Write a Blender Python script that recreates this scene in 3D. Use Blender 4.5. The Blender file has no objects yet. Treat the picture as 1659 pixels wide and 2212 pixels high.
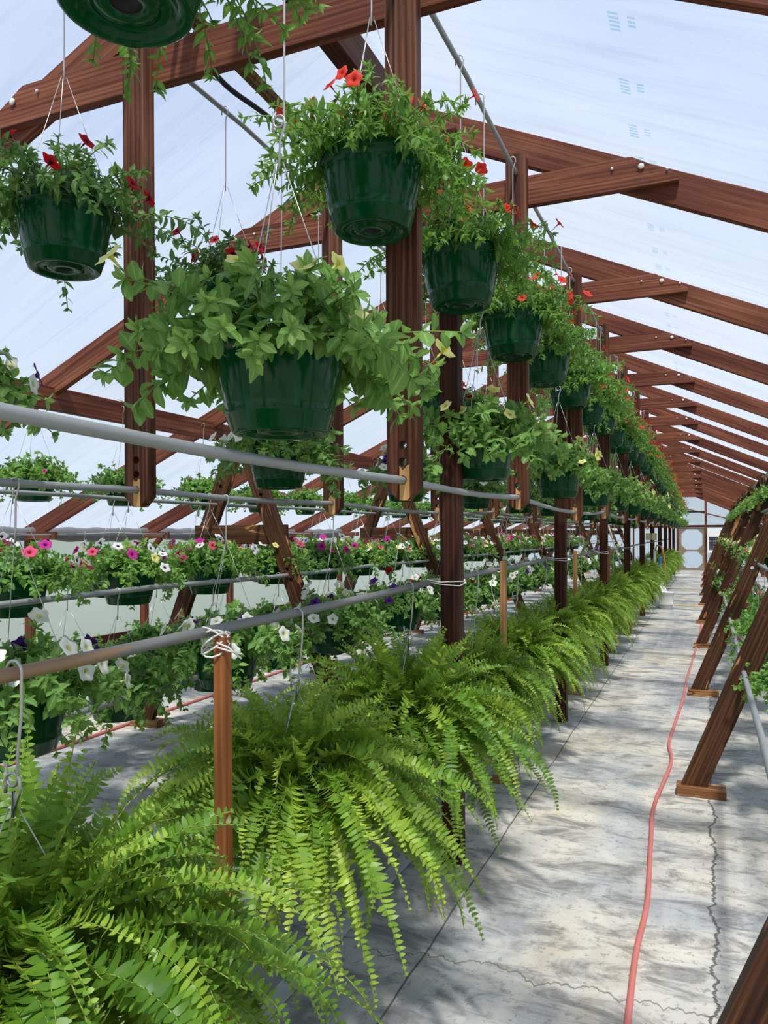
import bpy, bmesh, math, random
import numpy as np
from mathutils import Vector, Matrix

C = bpy.context.scene.collection
PI = math.pi
H = 1.6                      # camera height
rnd = random.Random(7)

# ------------------------------------------------------------------ helpers
def link(o, parent=None):
    C.objects.link(o)
    if parent is not None:
        o.parent = parent
    return o

def tag(o, label=None, cat=None, group=None, kind=None):
    if label: o['label'] = label
    if cat: o['category'] = cat
    if group: o['group'] = group
    if kind: o['kind'] = kind
    return o

def empty(name, loc=(0, 0, 0), rotz=0.0):
    o = bpy.data.objects.new(name, None)
    o.empty_display_size = 0.05
    o.location = loc
    o.rotation_euler = (0, 0, rotz)
    return link(o)

def obj(name, me, parent=None, loc=(0, 0, 0)):
    o = bpy.data.objects.new(name, me)
    o.location = loc
    return link(o, parent)

def new_mesh(name, verts, faces, mats=(), fmat=None, smooth=False, attrs=None):
    me = bpy.data.meshes.new(name)
    if isinstance(verts, np.ndarray):
        verts = verts.tolist()
    me.from_pydata(verts, [], faces)
    for m in mats:
        me.materials.append(m)
    if fmat is not None:
        me.polygons.foreach_set('material_index', np.asarray(fmat, dtype=np.int32))
    if smooth:
        me.polygons.foreach_set('use_smooth', np.ones(len(me.polygons), dtype=bool))
    if attrs:
        for k, a in attrs.items():
            at = me.attributes.new(k, 'FLOAT', 'POINT')
            at.data.foreach_set('value', np.asarray(a, dtype=np.float32))
    me.update()
    return me

def bm_mesh(name, bm, mat, smooth=False):
    me = bpy.data.meshes.new(name)
    bm.normal_update()
    bm.to_mesh(me)
    bm.free()
    if mat is not None:
        for m in (mat if isinstance(mat, (list, tuple)) else [mat]):
            me.materials.append(m)
    if smooth:
        me.polygons.foreach_set('use_smooth', np.ones(len(me.polygons), dtype=bool))
    return me

def box_mesh(name, lx, ly, lz, mat, bev=0.004):
    bm = bmesh.new()
    bmesh.ops.create_cube(bm, size=1.0)
    bmesh.ops.scale(bm, vec=(lx, ly, lz), verts=bm.verts)
    if bev > 0:
        bmesh.ops.bevel(bm, geom=list(bm.edges), offset=bev, segments=1, affect='EDGES')
    return bm_mesh(name, bm, mat)

def frame_matrix(a, b, up=(0, 0, 1)):
    a = Vector(a); b = Vector(b)
    x = (b - a).normalized()
    u = Vector(up)
    y = u.cross(x)
    if y.length < 1e-5:
        y = Vector((0, 1, 0)).cross(x)
    y.normalize()
    z = x.cross(y)
    m = Matrix((x, y, z)).transposed().to_4x4()
    m.translation = (a + b) / 2
    return m

def beam(name, a, b, w, h, mat, parent=None, up=(0, 0, 1), bev=0.004):
    """box whose local X runs from a to b; w across, h along 'up'"""
    L = (Vector(b) - Vector(a)).length
    o = bpy.data.objects.new(name, box_mesh(name, L, w, h, mat, bev))
    o.matrix_local = frame_matrix(a, b, up)
    return link(o, parent)

def prism_mesh(name, pts, depth, mat, bev=0.003):
    """polygon in local XY extruded +-depth/2 along local Z"""
    bm = bmesh.new()
    vs = [bm.verts.new((p[0], p[1], -depth / 2)) for p in pts]
    f = bm.faces.new(vs)
    r = bmesh.ops.extrude_face_region(bm, geom=[f])
    ev = [e for e in r['geom'] if isinstance(e, bmesh.types.BMVert)]
    bmesh.ops.translate(bm, vec=(0, 0, depth), verts=ev)
    bmesh.ops.recalc_face_normals(bm, faces=bm.faces)
    if bev > 0:
        bmesh.ops.bevel(bm, geom=list(bm.edges), offset=bev, segments=1, affect='EDGES')
    return bm_mesh(name, bm, mat)

def holed_mesh(name, outline, holes, depth, mat, res=4):
    """2D outline with other outlines cut out of it, extruded (through a filled 2D curve)"""
    cu = bpy.data.curves.new(name, 'CURVE')
    cu.dimensions = '2D'
    cu.fill_mode = 'BOTH'
    cu.extrude = depth / 2
    for ring in [outline] + holes:
        sp = cu.splines.new('POLY')
        sp.points.add(len(ring) - 1)
        for p, q in zip(sp.points, ring):
            p.co = (q[0], q[1], 0, 1)
        sp.use_cyclic_u = True
    tmp = bpy.data.objects.new('tmp', cu)
    C.objects.link(tmp)
    dg = bpy.context.evaluated_depsgraph_get()
    me = bpy.data.meshes.new_from_object(tmp.evaluated_get(dg))
    bpy.data.objects.remove(tmp)
    bpy.data.curves.remove(cu)
    me.name = name
    me.materials.clear()
    me.materials.append(mat)
    return me

def tube_geo(pts, r, sides=8, closed_ends=True, V=None, F=None):
    """sweep a circle along points; appends to V, F"""
    V = [] if V is None else V
    F = [] if F is None else F
    n = len(pts)
    P = [Vector(p) for p in pts]
    base = len(V)
    ref = None
    for i in range(n):
        t = (P[min(i + 1, n - 1)] - P[max(i - 1, 0)])
        if t.length < 1e-9:
            t = Vector((0, 0, 1))
        t.normalize()
        if ref is None:
            ref = Vector((0, 0, 1)) if abs(t.z) < 0.9 else Vector((1, 0, 0))
        u = ref - t * ref.dot(t)
        if u.length < 1e-6:
            u = Vector((1, 0, 0)) - t * t.x
        u.normalize()
        ref = u
        w = t.cross(u)
        ri = r[i] if isinstance(r, (list, tuple)) else r
        for k in range(sides):
            a = 2 * PI * k / sides
            V.append(tuple(P[i] + (u * math.cos(a) + w * math.sin(a)) * ri))
    for i in range(n - 1):
        for k in range(sides):
            k2 = (k + 1) % sides
            F.append((base + i * sides + k, base + i * sides + k2, base + (i + 1) * sides + k2, base + (i + 1) * sides + k))
    if closed_ends:
        F.append(tuple(base + k for k in reversed(range(sides))))
        F.append(tuple(base + (n - 1) * sides + k for k in range(sides)))
    return V, F

def tube(name, pts, r, mat, parent=None, sides=8):
    V, F = tube_geo(pts, r, sides)
    return obj(name, new_mesh(name, V, F, [mat], smooth=True), parent)

def lathe_geo(prof, seg=40, V=None, F=None):
    V = [] if V is None else V
    F = [] if F is None else F
    base = len(V)
    for (r, z) in prof:
        for k in range(seg):
            a = 2 * PI * k / seg
            V.append((r * math.cos(a), r * math.sin(a), z))
    for i in range(len(prof) - 1):
        for k in range(seg):
            k2 = (k + 1) % seg
            F.append((base + i * seg + k, base + i * seg + k2, base + (i + 1) * seg + k2, base + (i + 1) * seg + k))
    return V, F

def smooth_path(pts, n=8):
    """Catmull-Rom through points"""
    P = [Vector(p) for p in pts]
    P = [P[0] * 2 - P[1]] + P + [P[-1] * 2 - P[-2]]
    out = []
    for i in range(1, len(P) - 2):
        for k in range(n):
            t = k / n
            p0, p1, p2, p3 = P[i - 1], P[i], P[i + 1], P[i + 2]
            out.append(0.5 * ((2 * p1) + (p2 - p0) * t + (2 * p0 - 5 * p1 + 4 * p2 - p3) * t * t + (3 * p1 - p0 - 3 * p2 + p3) * t ** 3))
    out.append(P[-2])
    return out

# ------------------------------------------------------------------ node helpers
def mat_new(name):
    m = bpy.data.materials.new(name)
    m.use_nodes = True
    nt = m.node_tree
    nt.nodes.clear()
    out = nt.nodes.new('ShaderNodeOutputMaterial')
    return m, nt, out

def N(nt, t, **kw):
    n = nt.nodes.new(t)
    for k, v in kw.items():
        if k.startswith('i_'):
            key = k[2:]
            n.inputs[int(key) if key.isdigit() else key.replace('_', ' ')].default_value = v
        else:
            setattr(n, k, v)
    return n

def ramp(nt, fac, stops, interp='LINEAR'):
    r = nt.nodes.new('ShaderNodeValToRGB')
    r.color_ramp.interpolation = interp
    el = r.color_ramp.elements
    while len(el) < len(stops):
        el.new(0.5)
    for e, (p, c) in zip(el, stops):
        e.position = p
        e.color = (c[0], c[1], c[2], 1) if len(c) == 3 else c
    nt.links.new(fac, r.inputs[0])
    return r.outputs[0]

def mathn(nt, op, a, b=None, clamp=False):
    n = nt.nodes.new('ShaderNodeMath')
    n.operation = op
    n.use_clamp = clamp
    for i, v in enumerate((a, b)):
        if v is None: continue
        if isinstance(v, (int, float)):
            n.inputs[i].default_value = v
        else:
            nt.links.new(v, n.inputs[i])
    return n.outputs[0]

def mixc(nt, fac, a, b, blend='MIX'):
    n = nt.nodes.new('ShaderNodeMix')
    n.data_type = 'RGBA'
    n.blend_type = blend
    for i, v in ((0, fac), (6, a), (7, b)):
        if isinstance(v, (int, float)):
            n.inputs[i].default_value = v
        elif isinstance(v, (tuple, list)):
            n.inputs[i].default_value = (v[0], v[1], v[2], 1)
        else:
            nt.links.new(v, n.inputs[i])
    return n.outputs[2]

def noise(nt, vec, scale, detail=4, rough=0.55, dist=0.0):
    n = nt.nodes.new('ShaderNodeTexNoise')
    n.inputs['Scale'].default_value = scale
    n.inputs['Detail'].default_value = detail
    n.inputs['Roughness'].default_value = rough
    n.inputs['Distortion'].default_value = dist
    if vec is not None:
        nt.links.new(vec, n.inputs['Vector'])
    return n.outputs[0]

def mapping(nt, vec, scale=(1, 1, 1), loc=None):
    m = nt.nodes.new('ShaderNodeMapping')
    m.inputs['Scale'].default_value = scale
    nt.links.new(vec, m.inputs['Vector'])
    if loc is not None:
        nt.links.new(loc, m.inputs['Location'])
    return m.outputs[0]

def principled(nt, out, base, rough=0.5, spec=0.5, metal=0.0, bump=None, bstr=0.3, bdist=0.004):
    p = nt.nodes.new('ShaderNodeBsdfPrincipled')
    for key, v in (('Base Color', base), ('Roughness', rough), ('Specular IOR Level', spec), ('Metallic', metal)):
        if isinstance(v, (int, float)):
            p.inputs[key].default_value = v
        elif isinstance(v, (tuple, list)):
            p.inputs[key].default_value = (v[0], v[1], v[2], 1)
        else:
            nt.links.new(v, p.inputs[key])
    if bump is not None:
        b = nt.nodes.new('ShaderNodeBump')
        b.inputs['Strength'].default_value = bstr
        b.inputs['Distance'].default_value = bdist
        nt.links.new(bump, b.inputs['Height'])
        nt.links.new(b.outputs[0], p.inputs['Normal'])
    if out is not None:
        nt.links.new(p.outputs[0], out.inputs[0])
    return p

def wood(name, dark, mid, light, wear=0.0, wearcol=(0.5, 0.26, 0.09), hole_wear=False, rough=0.6):
    m, nt, out = mat_new(name)
    tc = nt.nodes.new('ShaderNodeTexCoord')
    oi = nt.nodes.new('ShaderNodeObjectInfo')
    off = mathn(nt, 'MULTIPLY', oi.outputs['Random'], 37.0)
    cmb = nt.nodes.new('ShaderNodeCombineXYZ')
    for i in range(3):
        nt.links.new(off, cmb.inputs[i])
    v1 = mapping(nt, tc.outputs['Object'], (0.45, 24, 24), cmb.outputs[0])
    g = noise(nt, v1, 2.0, 6, 0.66, 0.7)
    # ring-like grain bands
    w = nt.nodes.new('ShaderNodeTexWave')
    w.wave_type = 'BANDS'; w.bands_direction = 'Y'
    w.inputs['Scale'].default_value = 9.0
    w.inputs['Distortion'].default_value = 7.0
    w.inputs['Detail'].default_value = 2.0
    w.inputs['Detail Scale'].default_value = 0.7
    v2 = mapping(nt, tc.outputs['Object'], (0.10, 1.5, 1.5), cmb.outputs[0])
    nt.links.new(v2, w.inputs['Vector'])
    gg = mathn(nt, 'ADD', mathn(nt, 'MULTIPLY', g, 0.90), mathn(nt, 'MULTIPLY', w.outputs[1], 0.10))
    col = ramp(nt, gg, [(0.30, dark), (0.47, mid), (0.66, light)])
    big = noise(nt, mapping(nt, tc.outputs['Object'], (1.3, 4, 4), cmb.outputs[0]), 1.3, 3)
    col = mixc(nt, mathn(nt, 'MULTIPLY', ramp(nt, big, [(0.35, (1, 1, 1)), (0.7, (0, 0, 0))]), 0.45), col, dark)
    tint = mathn(nt, 'ADD', mathn(nt, 'MULTIPLY', oi.outputs['Random'], 0.35), 0.82)
    col = mixc(nt, 1.0, col, ramp(nt, tint, [(0, (0, 0, 0)), (1, (1, 1, 1))]), 'MULTIPLY')
    if wear > 0:
        wn = noise(nt, mapping(nt, tc.outputs['Object'], (1.6, 9, 9), cmb.outputs[0]), 1.9, 3, 0.5, 0.8)
        col = mixc(nt, ramp(nt, wn, [(0.72 - wear, (0, 0, 0)), (0.76 - wear, (1, 1, 1))]), col, wearcol)
        # round knots
        vo = nt.nodes.new('ShaderNodeTexVoronoi')
        vo.inputs['Scale'].default_value = 1.0
        nt.links.new(mapping(nt, tc.outputs['Object'], (1.9, 5.5, 5.5), cmb.outputs[0]), vo.inputs['Vector'])
        col = mixc(nt, ramp(nt, vo.outputs['Distance'], [(0.10, (1, 1, 1)), (0.14, (0, 0, 0))]), col, (0.30, 0.12, 0.04))
        col = mixc(nt, ramp(nt, vo.outputs['Distance'], [(0.12, (0, 0, 0)), (0.15, (1, 1, 1)), (0.19, (0, 0, 0))]), col, dark)
    if hole_wear:
        sp = nt.nodes.new('ShaderNodeSeparateXYZ')
        nt.links.new(tc.outputs['Object'], sp.inputs[0])
        wob = mathn(nt, 'MULTIPLY', mathn(nt, 'SUBTRACT', noise(nt, v1, 1.5, 2), 0.5), 0.05)
        ay = mathn(nt, 'ABSOLUTE', mathn(nt, 'ADD', sp.outputs[1], wob))
        k1 = mathn(nt, 'LESS_THAN', ay, 0.019)
        k2 = mathn(nt, 'LESS_THAN', mathn(nt, 'ADD', sp.outputs[0], mathn(nt, 'MULTIPLY', wob, 2)), 0.115)
        col = mixc(nt, mathn(nt, 'MULTIPLY', k1, k2), col, mixc(nt, g, (0.34, 0.13, 0.03), (0.80, 0.52, 0.22)))
    principled(nt, out, col, rough, 0.14, 0, gg, 0.3, 0.004)
    return m

def simple(name, col, rough=0.5, spec=0.5, metal=0.0, vary=0.0, nscale=20, bstr=0.0):
    m, nt, out = mat_new(name)
    tc = nt.nodes.new('ShaderNodeTexCoord')
    nz = noise(nt, tc.outputs['Object'], nscale, 4)
    c = mixc(nt, nz, tuple(x * (1 - vary) for x in col), tuple(min(1, x * (1 + vary)) for x in col))
    principled(nt, out, c, rough, spec, metal, nz if bstr > 0 else None, bstr)
    return m

def leafmat(name, a, b, c, trans=0.35, rough=0.45, spec=0.35, tcol=None):
    m, nt, out = mat_new(name)
    at = N(nt, 'ShaderNodeAttribute', attribute_name='var')
    oi = nt.nodes.new('ShaderNodeObjectInfo')
    tc = nt.nodes.new('ShaderNodeTexCoord')
    nz = noise(nt, tc.outputs['Object'], 55, 2)
    f = mathn(nt, 'ADD', mathn(nt, 'MULTIPLY', at.outputs['Fac'], 0.8), mathn(nt, 'MULTIPLY', nz, 0.2))
    f = mathn(nt, 'ADD', f, mathn(nt, 'MULTIPLY', mathn(nt, 'SUBTRACT', oi.outputs['Random'], 0.5), 0.16))
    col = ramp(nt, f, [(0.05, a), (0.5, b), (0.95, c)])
    # paler midrib
    ri = N(nt, 'ShaderNodeAttribute', attribute_name='rib')
    col = mixc(nt, mathn(nt, 'MULTIPLY', mathn(nt, 'POWER', ri.outputs['Fac'], 8.0), 0.5), col, tuple(min(1, x * 1.7 + 0.05) for x in c))
    p = principled(nt, None, col, rough, spec)
    tr = nt.nodes.new('ShaderNodeBsdfTranslucent')
    tcx = mixc(nt, 0.5, col, tcol or tuple(min(1, x * 1.6) for x in c))
    nt.links.new(tcx, tr.inputs[0])
    mx = nt.nodes.new('ShaderNodeMixShader')
    mx.inputs[0].default_value = trans
    nt.links.new(p.outputs[0], mx.inputs[1])
    nt.links.new(tr.outputs[0], mx.inputs[2])
    nt.links.new(mx.outputs[0], out.inputs[0])
    return m

def petalmat(name, rim, mid, throat, tr=0.3):
    m, nt, out = mat_new(name)
    at = N(nt, 'ShaderNodeAttribute', attribute_name='rad')
    tc = nt.nodes.new('ShaderNodeTexCoord')
    col = ramp(nt, at.outputs['Fac'], [(0.0, throat), (0.22, throat), (0.38, mid), (0.9, rim)])
    p = principled(nt, None, col, 0.6, 0.2)
    t = nt.nodes.new('ShaderNodeBsdfTranslucent')
    nt.links.new(col, t.inputs[0])
    mx = nt.nodes.new('ShaderNodeMixShader')
    mx.inputs[0].default_value = tr
    nt.links.new(p.outputs[0], mx.inputs[1])
    nt.links.new(t.outputs[0], mx.inputs[2])
    nt.links.new(mx.outputs[0], out.inputs[0])
    return m

# ------------------------------------------------------------------ materials
M = {}
M['roofwood'] = wood('roof_wood', (0.055, 0.017, 0.010), (0.165, 0.049, 0.026), (0.31, 0.120, 0.066))
M['postwood'] = wood('post_wood', (0.020, 0.006, 0.004), (0.058, 0.017, 0.009), (0.13, 0.050, 0.024))
M['hangwood'] = wood('hanging_post_wood', (0.024, 0.009, 0.006), (0.098, 0.032, 0.016), (0.25, 0.115, 0.058), hole_wear=True)
M['legwood'] = wood('leg_wood', (0.018, 0.008, 0.005), (0.064, 0.026, 0.012), (0.16, 0.072, 0.030), wear=0.075, wearcol=(0.42, 0.20, 0.07))
M['stakewood'] = wood('stake_wood', (0.13, 0.038, 0.011), (0.30, 0.098, 0.030), (0.42, 0.165, 0.058))
M['palestake'] = wood('pale_stake_wood', (0.20, 0.09, 0.035), (0.38, 0.19, 0.08), (0.52, 0.30, 0.14))
M['blockwood'] = wood('block_wood', (0.06, 0.024, 0.010), (0.22, 0.09, 0.035), (0.55, 0.30, 0.12), wear=0.10, wearcol=(0.55, 0.33, 0.13))
M['tanwood'] = wood('tan_lath', (0.12, 0.06, 0.025), (0.28, 0.16, 0.07), (0.42, 0.27, 0.13))
M['paleboard'] = wood('pale_board', (0.45, 0.32, 0.16), (0.62, 0.48, 0.27), (0.75, 0.60, 0.38))
M['doorwood'] = wood('door_wood', (0.14, 0.10, 0.07), (0.26, 0.20, 0.14), (0.36, 0.29, 0.21))

def pipe_mat(name, col, rust, near=False):
    m, nt, out = mat_new(name)
    tc = nt.nodes.new('ShaderNodeTexCoord')
    a = noise(nt, mapping(nt, tc.outputs['Object'], (30, 2.2, 30)), 1.0, 5, 0.65)
    b = noise(nt, mapping(nt, tc.outputs['Object'], (6, 0.9, 6)), 1.0, 4, 0.6)
    c = mixc(nt, a, tuple(x * 0.62 for x in col), tuple(x * 1.25 for x in col))
    c = mixc(nt, ramp(nt, b, [(0.62 - rust, (0, 0, 0)), (0.74 - rust, (1, 1, 1))]), c, mixc(nt, a, (0.22, 0.10, 0.045), (0.42, 0.25, 0.13)))
    if near:
        sp = nt.nodes.new('ShaderNodeSeparateXYZ'); nt.links.new(tc.outputs['Object'], sp.inputs[0])
        k = mathn(nt, 'LESS_THAN', mathn(nt, 'ADD', sp.outputs[1], mathn(nt, 'MULTIPLY', a, 0.9)), 1.82)
        c = mixc(nt, mathn(nt, 'MULTIPLY', k, 0.8), c, mixc(nt, b, (0.26, 0.13, 0.06), (0.50, 0.30, 0.15)))
    principled(nt, out, c, 0.55, 0.4, 0.35, a, 0.15, 0.002)
    return m
M['pipe'] = pipe_mat('galvanised_pipe', (0.36, 0.37, 0.375), -0.05)
M['rustpipe'] = pipe_mat('rusty_pipe', (0.24, 0.24, 0.235), 0.03, True)
M['wire'] = simple('steel_wire', (0.50, 0.49, 0.47), 0.35, 0.5, 0.7, 0.2)
M['string'] = simple('white_string', (0.75, 0.72, 0.66), 0.8, 0.1, 0, 0.15)
M['bolt'] = simple('pale_bolt', (0.72, 0.68, 0.60), 0.5, 0.4, 0, 0.2)
M['soil'] = simple('potting_soil', (0.030, 0.020, 0.012), 0.95, 0.1, 0, 0.4, 80)
M['stem'] = simple('green_stem', (0.13, 0.25, 0.045), 0.55, 0.3, 0, 0.2)
M['frondstem'] = simple('frond_stem', (0.23, 0.30, 0.05), 0.55, 0.3, 0, 0.2)
M['hose'] = simple('red_hose', (0.56, 0.165, 0.14), 0.55, 0.35, 0, 0.18, 8)
M['white'] = simple('white_plastic', (0.78, 0.77, 0.74), 0.45, 0.4, 0, 0.05)
M['cream'] = simple('cream_plastic', (0.75, 0.66, 0.38), 0.5, 0.4, 0, 0.05)
M['blue'] = simple('blue_hose', (0.03, 0.14, 0.50), 0.5, 0.4, 0, 0.1)
M['orange'] = simple('orange_cable', (0.55, 0.20, 0.08), 0.5, 0.4, 0, 0.1)
M['black'] = simple('black_rubber', (0.012, 0.012, 0.013), 0.6, 0.4, 0, 0.2)
M['copper'] = simple('copper_pipe', (0.40, 0.20, 0.12), 0.4, 0.5, 0.4, 0.2)
M['alu'] = simple('dull_metal', (0.36, 0.37, 0.38), 0.5, 0.5, 0.4, 0.1)

# glossy dark green pot with pale dried water drips
def potmat():
    m, nt, out = mat_new('green_pot')
    tc = nt.nodes.new('ShaderNodeTexCoord')
    d = noise(nt, mapping(nt, tc.outputs['Object'], (26, 26, 2.2)), 1.0, 3, 0.55, 0.4)
    e = noise(nt, tc.outputs['Object'], 60, 3)
    drip = ramp(nt, d, [(0.56, (0, 0, 0)), (0.66, (1, 1, 1))])
    col = mixc(nt, mathn(nt, 'MULTIPLY', drip, 0.45), (0.0010, 0.050, 0.012), (0.010, 0.095, 0.040))
    col = mixc(nt, mathn(nt, 'MULTIPLY', ramp(nt, e, [(0.62, (0, 0, 0)), (0.75, (1, 1, 1))]), 0.2), col, (0.02, 0.07, 0.035))
    rough = mathn(nt, 'ADD', mathn(nt, 'MULTIPLY', drip, 0.14), 0.13)
    principled(nt, out, col, rough, 0.22)
    return m
M['pot'] = potmat()

M['leaf_cali'] = leafmat('calibrachoa_leaf', (0.040, 0.110, 0.014), (0.095, 0.220, 0.030), (0.200, 0.370, 0.060), 0.38)
M['leaf_pet'] = leafmat('petunia_leaf', (0.055, 0.140, 0.028), (0.125, 0.260, 0.055), (0.245, 0.415, 0.095), 0.36, 0.5, 0.3)
M['leaf_dark'] = leafmat('dark_petunia_leaf', (0.035, 0.095, 0.025), (0.080, 0.180, 0.042), (0.170, 0.300, 0.075), 0.34)
M['leaf_bush'] = leafmat('round_leaf', (0.055, 0.150, 0.026), (0.130, 0.285, 0.048), (0.250, 0.440, 0.085), 0.36)
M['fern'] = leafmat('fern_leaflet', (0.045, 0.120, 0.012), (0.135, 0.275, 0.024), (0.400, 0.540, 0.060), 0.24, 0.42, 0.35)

M['p_red'] = petalmat('red_petal', (0.80, 0.060, 0.040), (0.72, 0.035, 0.02), (0.55, 0.05, 0.01))
M['p_dark'] = petalmat('crimson_petal', (0.50, 0.004, 0.014), (0.36, 0.002, 0.010), (0.03, 0.002, 0.006))
M['p_yellow'] = petalmat('yellow_petal', (0.86, 0.82, 0.36), (0.88, 0.80, 0.22), (0.60, 0.56, 0.06))
M['p_white'] = petalmat('white_petal', (0.88, 0.87, 0.82), (0.88, 0.87, 0.80), (0.62, 0.62, 0.18))
M['p_eye'] = petalmat('white_petal_dark_eye', (0.88, 0.86, 0.88), (0.80, 0.76, 0.82), (0.03, 0.01, 0.05))
M['p_pink'] = petalmat('pink_petal', (0.82, 0.11, 0.24), (0.74, 0.06, 0.16), (0.40, 0.03, 0.04))
M['p_mag'] = petalmat('magenta_petal', (0.62, 0.03, 0.33), (0.50, 0.02, 0.26), (0.20, 0.01, 0.10))
M['p_purple'] = petalmat('purple_petal', (0.09, 0.012, 0.20), (0.06, 0.008, 0.15), (0.02, 0.004, 0.05))

# translucent greenhouse film
def filmmat(name, tint, tcol, ttrans=0.5, streak=True):
    m, nt, out = mat_new(name)
    tc = nt.nodes.new('ShaderNodeTexCoord')
    v = tc.outputs['Object']
    n1 = noise(nt, mapping(nt, v, (0.25, 1.4, 0.25)), 1.2, 4, 0.6, 0.8)
    n2 = noise(nt, mapping(nt, v, (0.7, 9.0, 0.7)), 1.0, 4, 0.65, 0.6)
    drop = nt.nodes.new('ShaderNodeTexVoronoi')
    drop.inputs['Scale'].default_value = 48
    nt.links.new(v, drop.inputs['Vector'])
    f = mathn(nt, 'ADD', mathn(nt, 'MULTIPLY', n1, 0.22), mathn(nt, 'MULTIPLY', ramp(nt, n2, [(0.5, (0, 0, 0)), (0.72, (1, 1, 1))]), -0.10))
    f = mathn(nt, 'ADD', f, mathn(nt, 'MULTIPLY', ramp(nt, drop.outputs['Distance'], [(0.12, (1, 1, 1)), (0.2, (0, 0, 0))]), 0.06))
    fac = mathn(nt, 'ADD', f, ttrans - 0.10, True)
    tb = nt.nodes.new('ShaderNodeBsdfTransparent')
    tb.inputs[0].default_value = (*tint, 1)
    tl = nt.nodes.new('ShaderNodeBsdfTranslucent')
    tl.inputs[0].default_value = (*tcol, 1)
    gl = nt.nodes.new('ShaderNodeBsdfDiffuse')
    gl.inputs[0].default_value = (0.72, 0.77, 0.84, 1)
    m1 = nt.nodes.new('ShaderNodeMixShader')
    m1.inputs[0].default_value = 0.25
    nt.links.new(tl.outputs[0], m1.inputs[1]); nt.links.new(gl.outputs[0], m1.inputs[2])
    m2 = nt.nodes.new('ShaderNodeMixShader')
    nt.links.new(fac, m2.inputs[0])
    nt.links.new(tb.outputs[0], m2.inputs[1]); nt.links.new(m1.outputs[0], m2.inputs[2])
    nt.links.new(m2.outputs[0], out.inputs[0])
    return m
M['film'] = filmmat('greenhouse_film', (0.88, 0.93, 0.99), (0.80, 0.88, 1.0), 0.31)
M['wallfilm'] = filmmat('side_film', (0.82, 0.92, 0.70), (0.92, 0.96, 0.72), 0.86)
M['gablefilm'] = filmmat('gable_film', (0.86, 0.94, 0.97), (0.80, 0.90, 0.93), 0.40)
M['greyfilm'] = simple('grey_rolled_film', (0.17, 0.165, 0.17), 0.5, 0.4, 0, 0.2, 4)
m_, nt_, out_ = mat_new('faded_print')
tb_ = nt_.nodes.new('ShaderNodeBsdfTransparent'); tb_.inputs[0].default_value = (0.66, 0.80, 0.86, 1)
nt_.links.new(tb_.outputs[0], out_.inputs[0])
M['ink'] = m_

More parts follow.
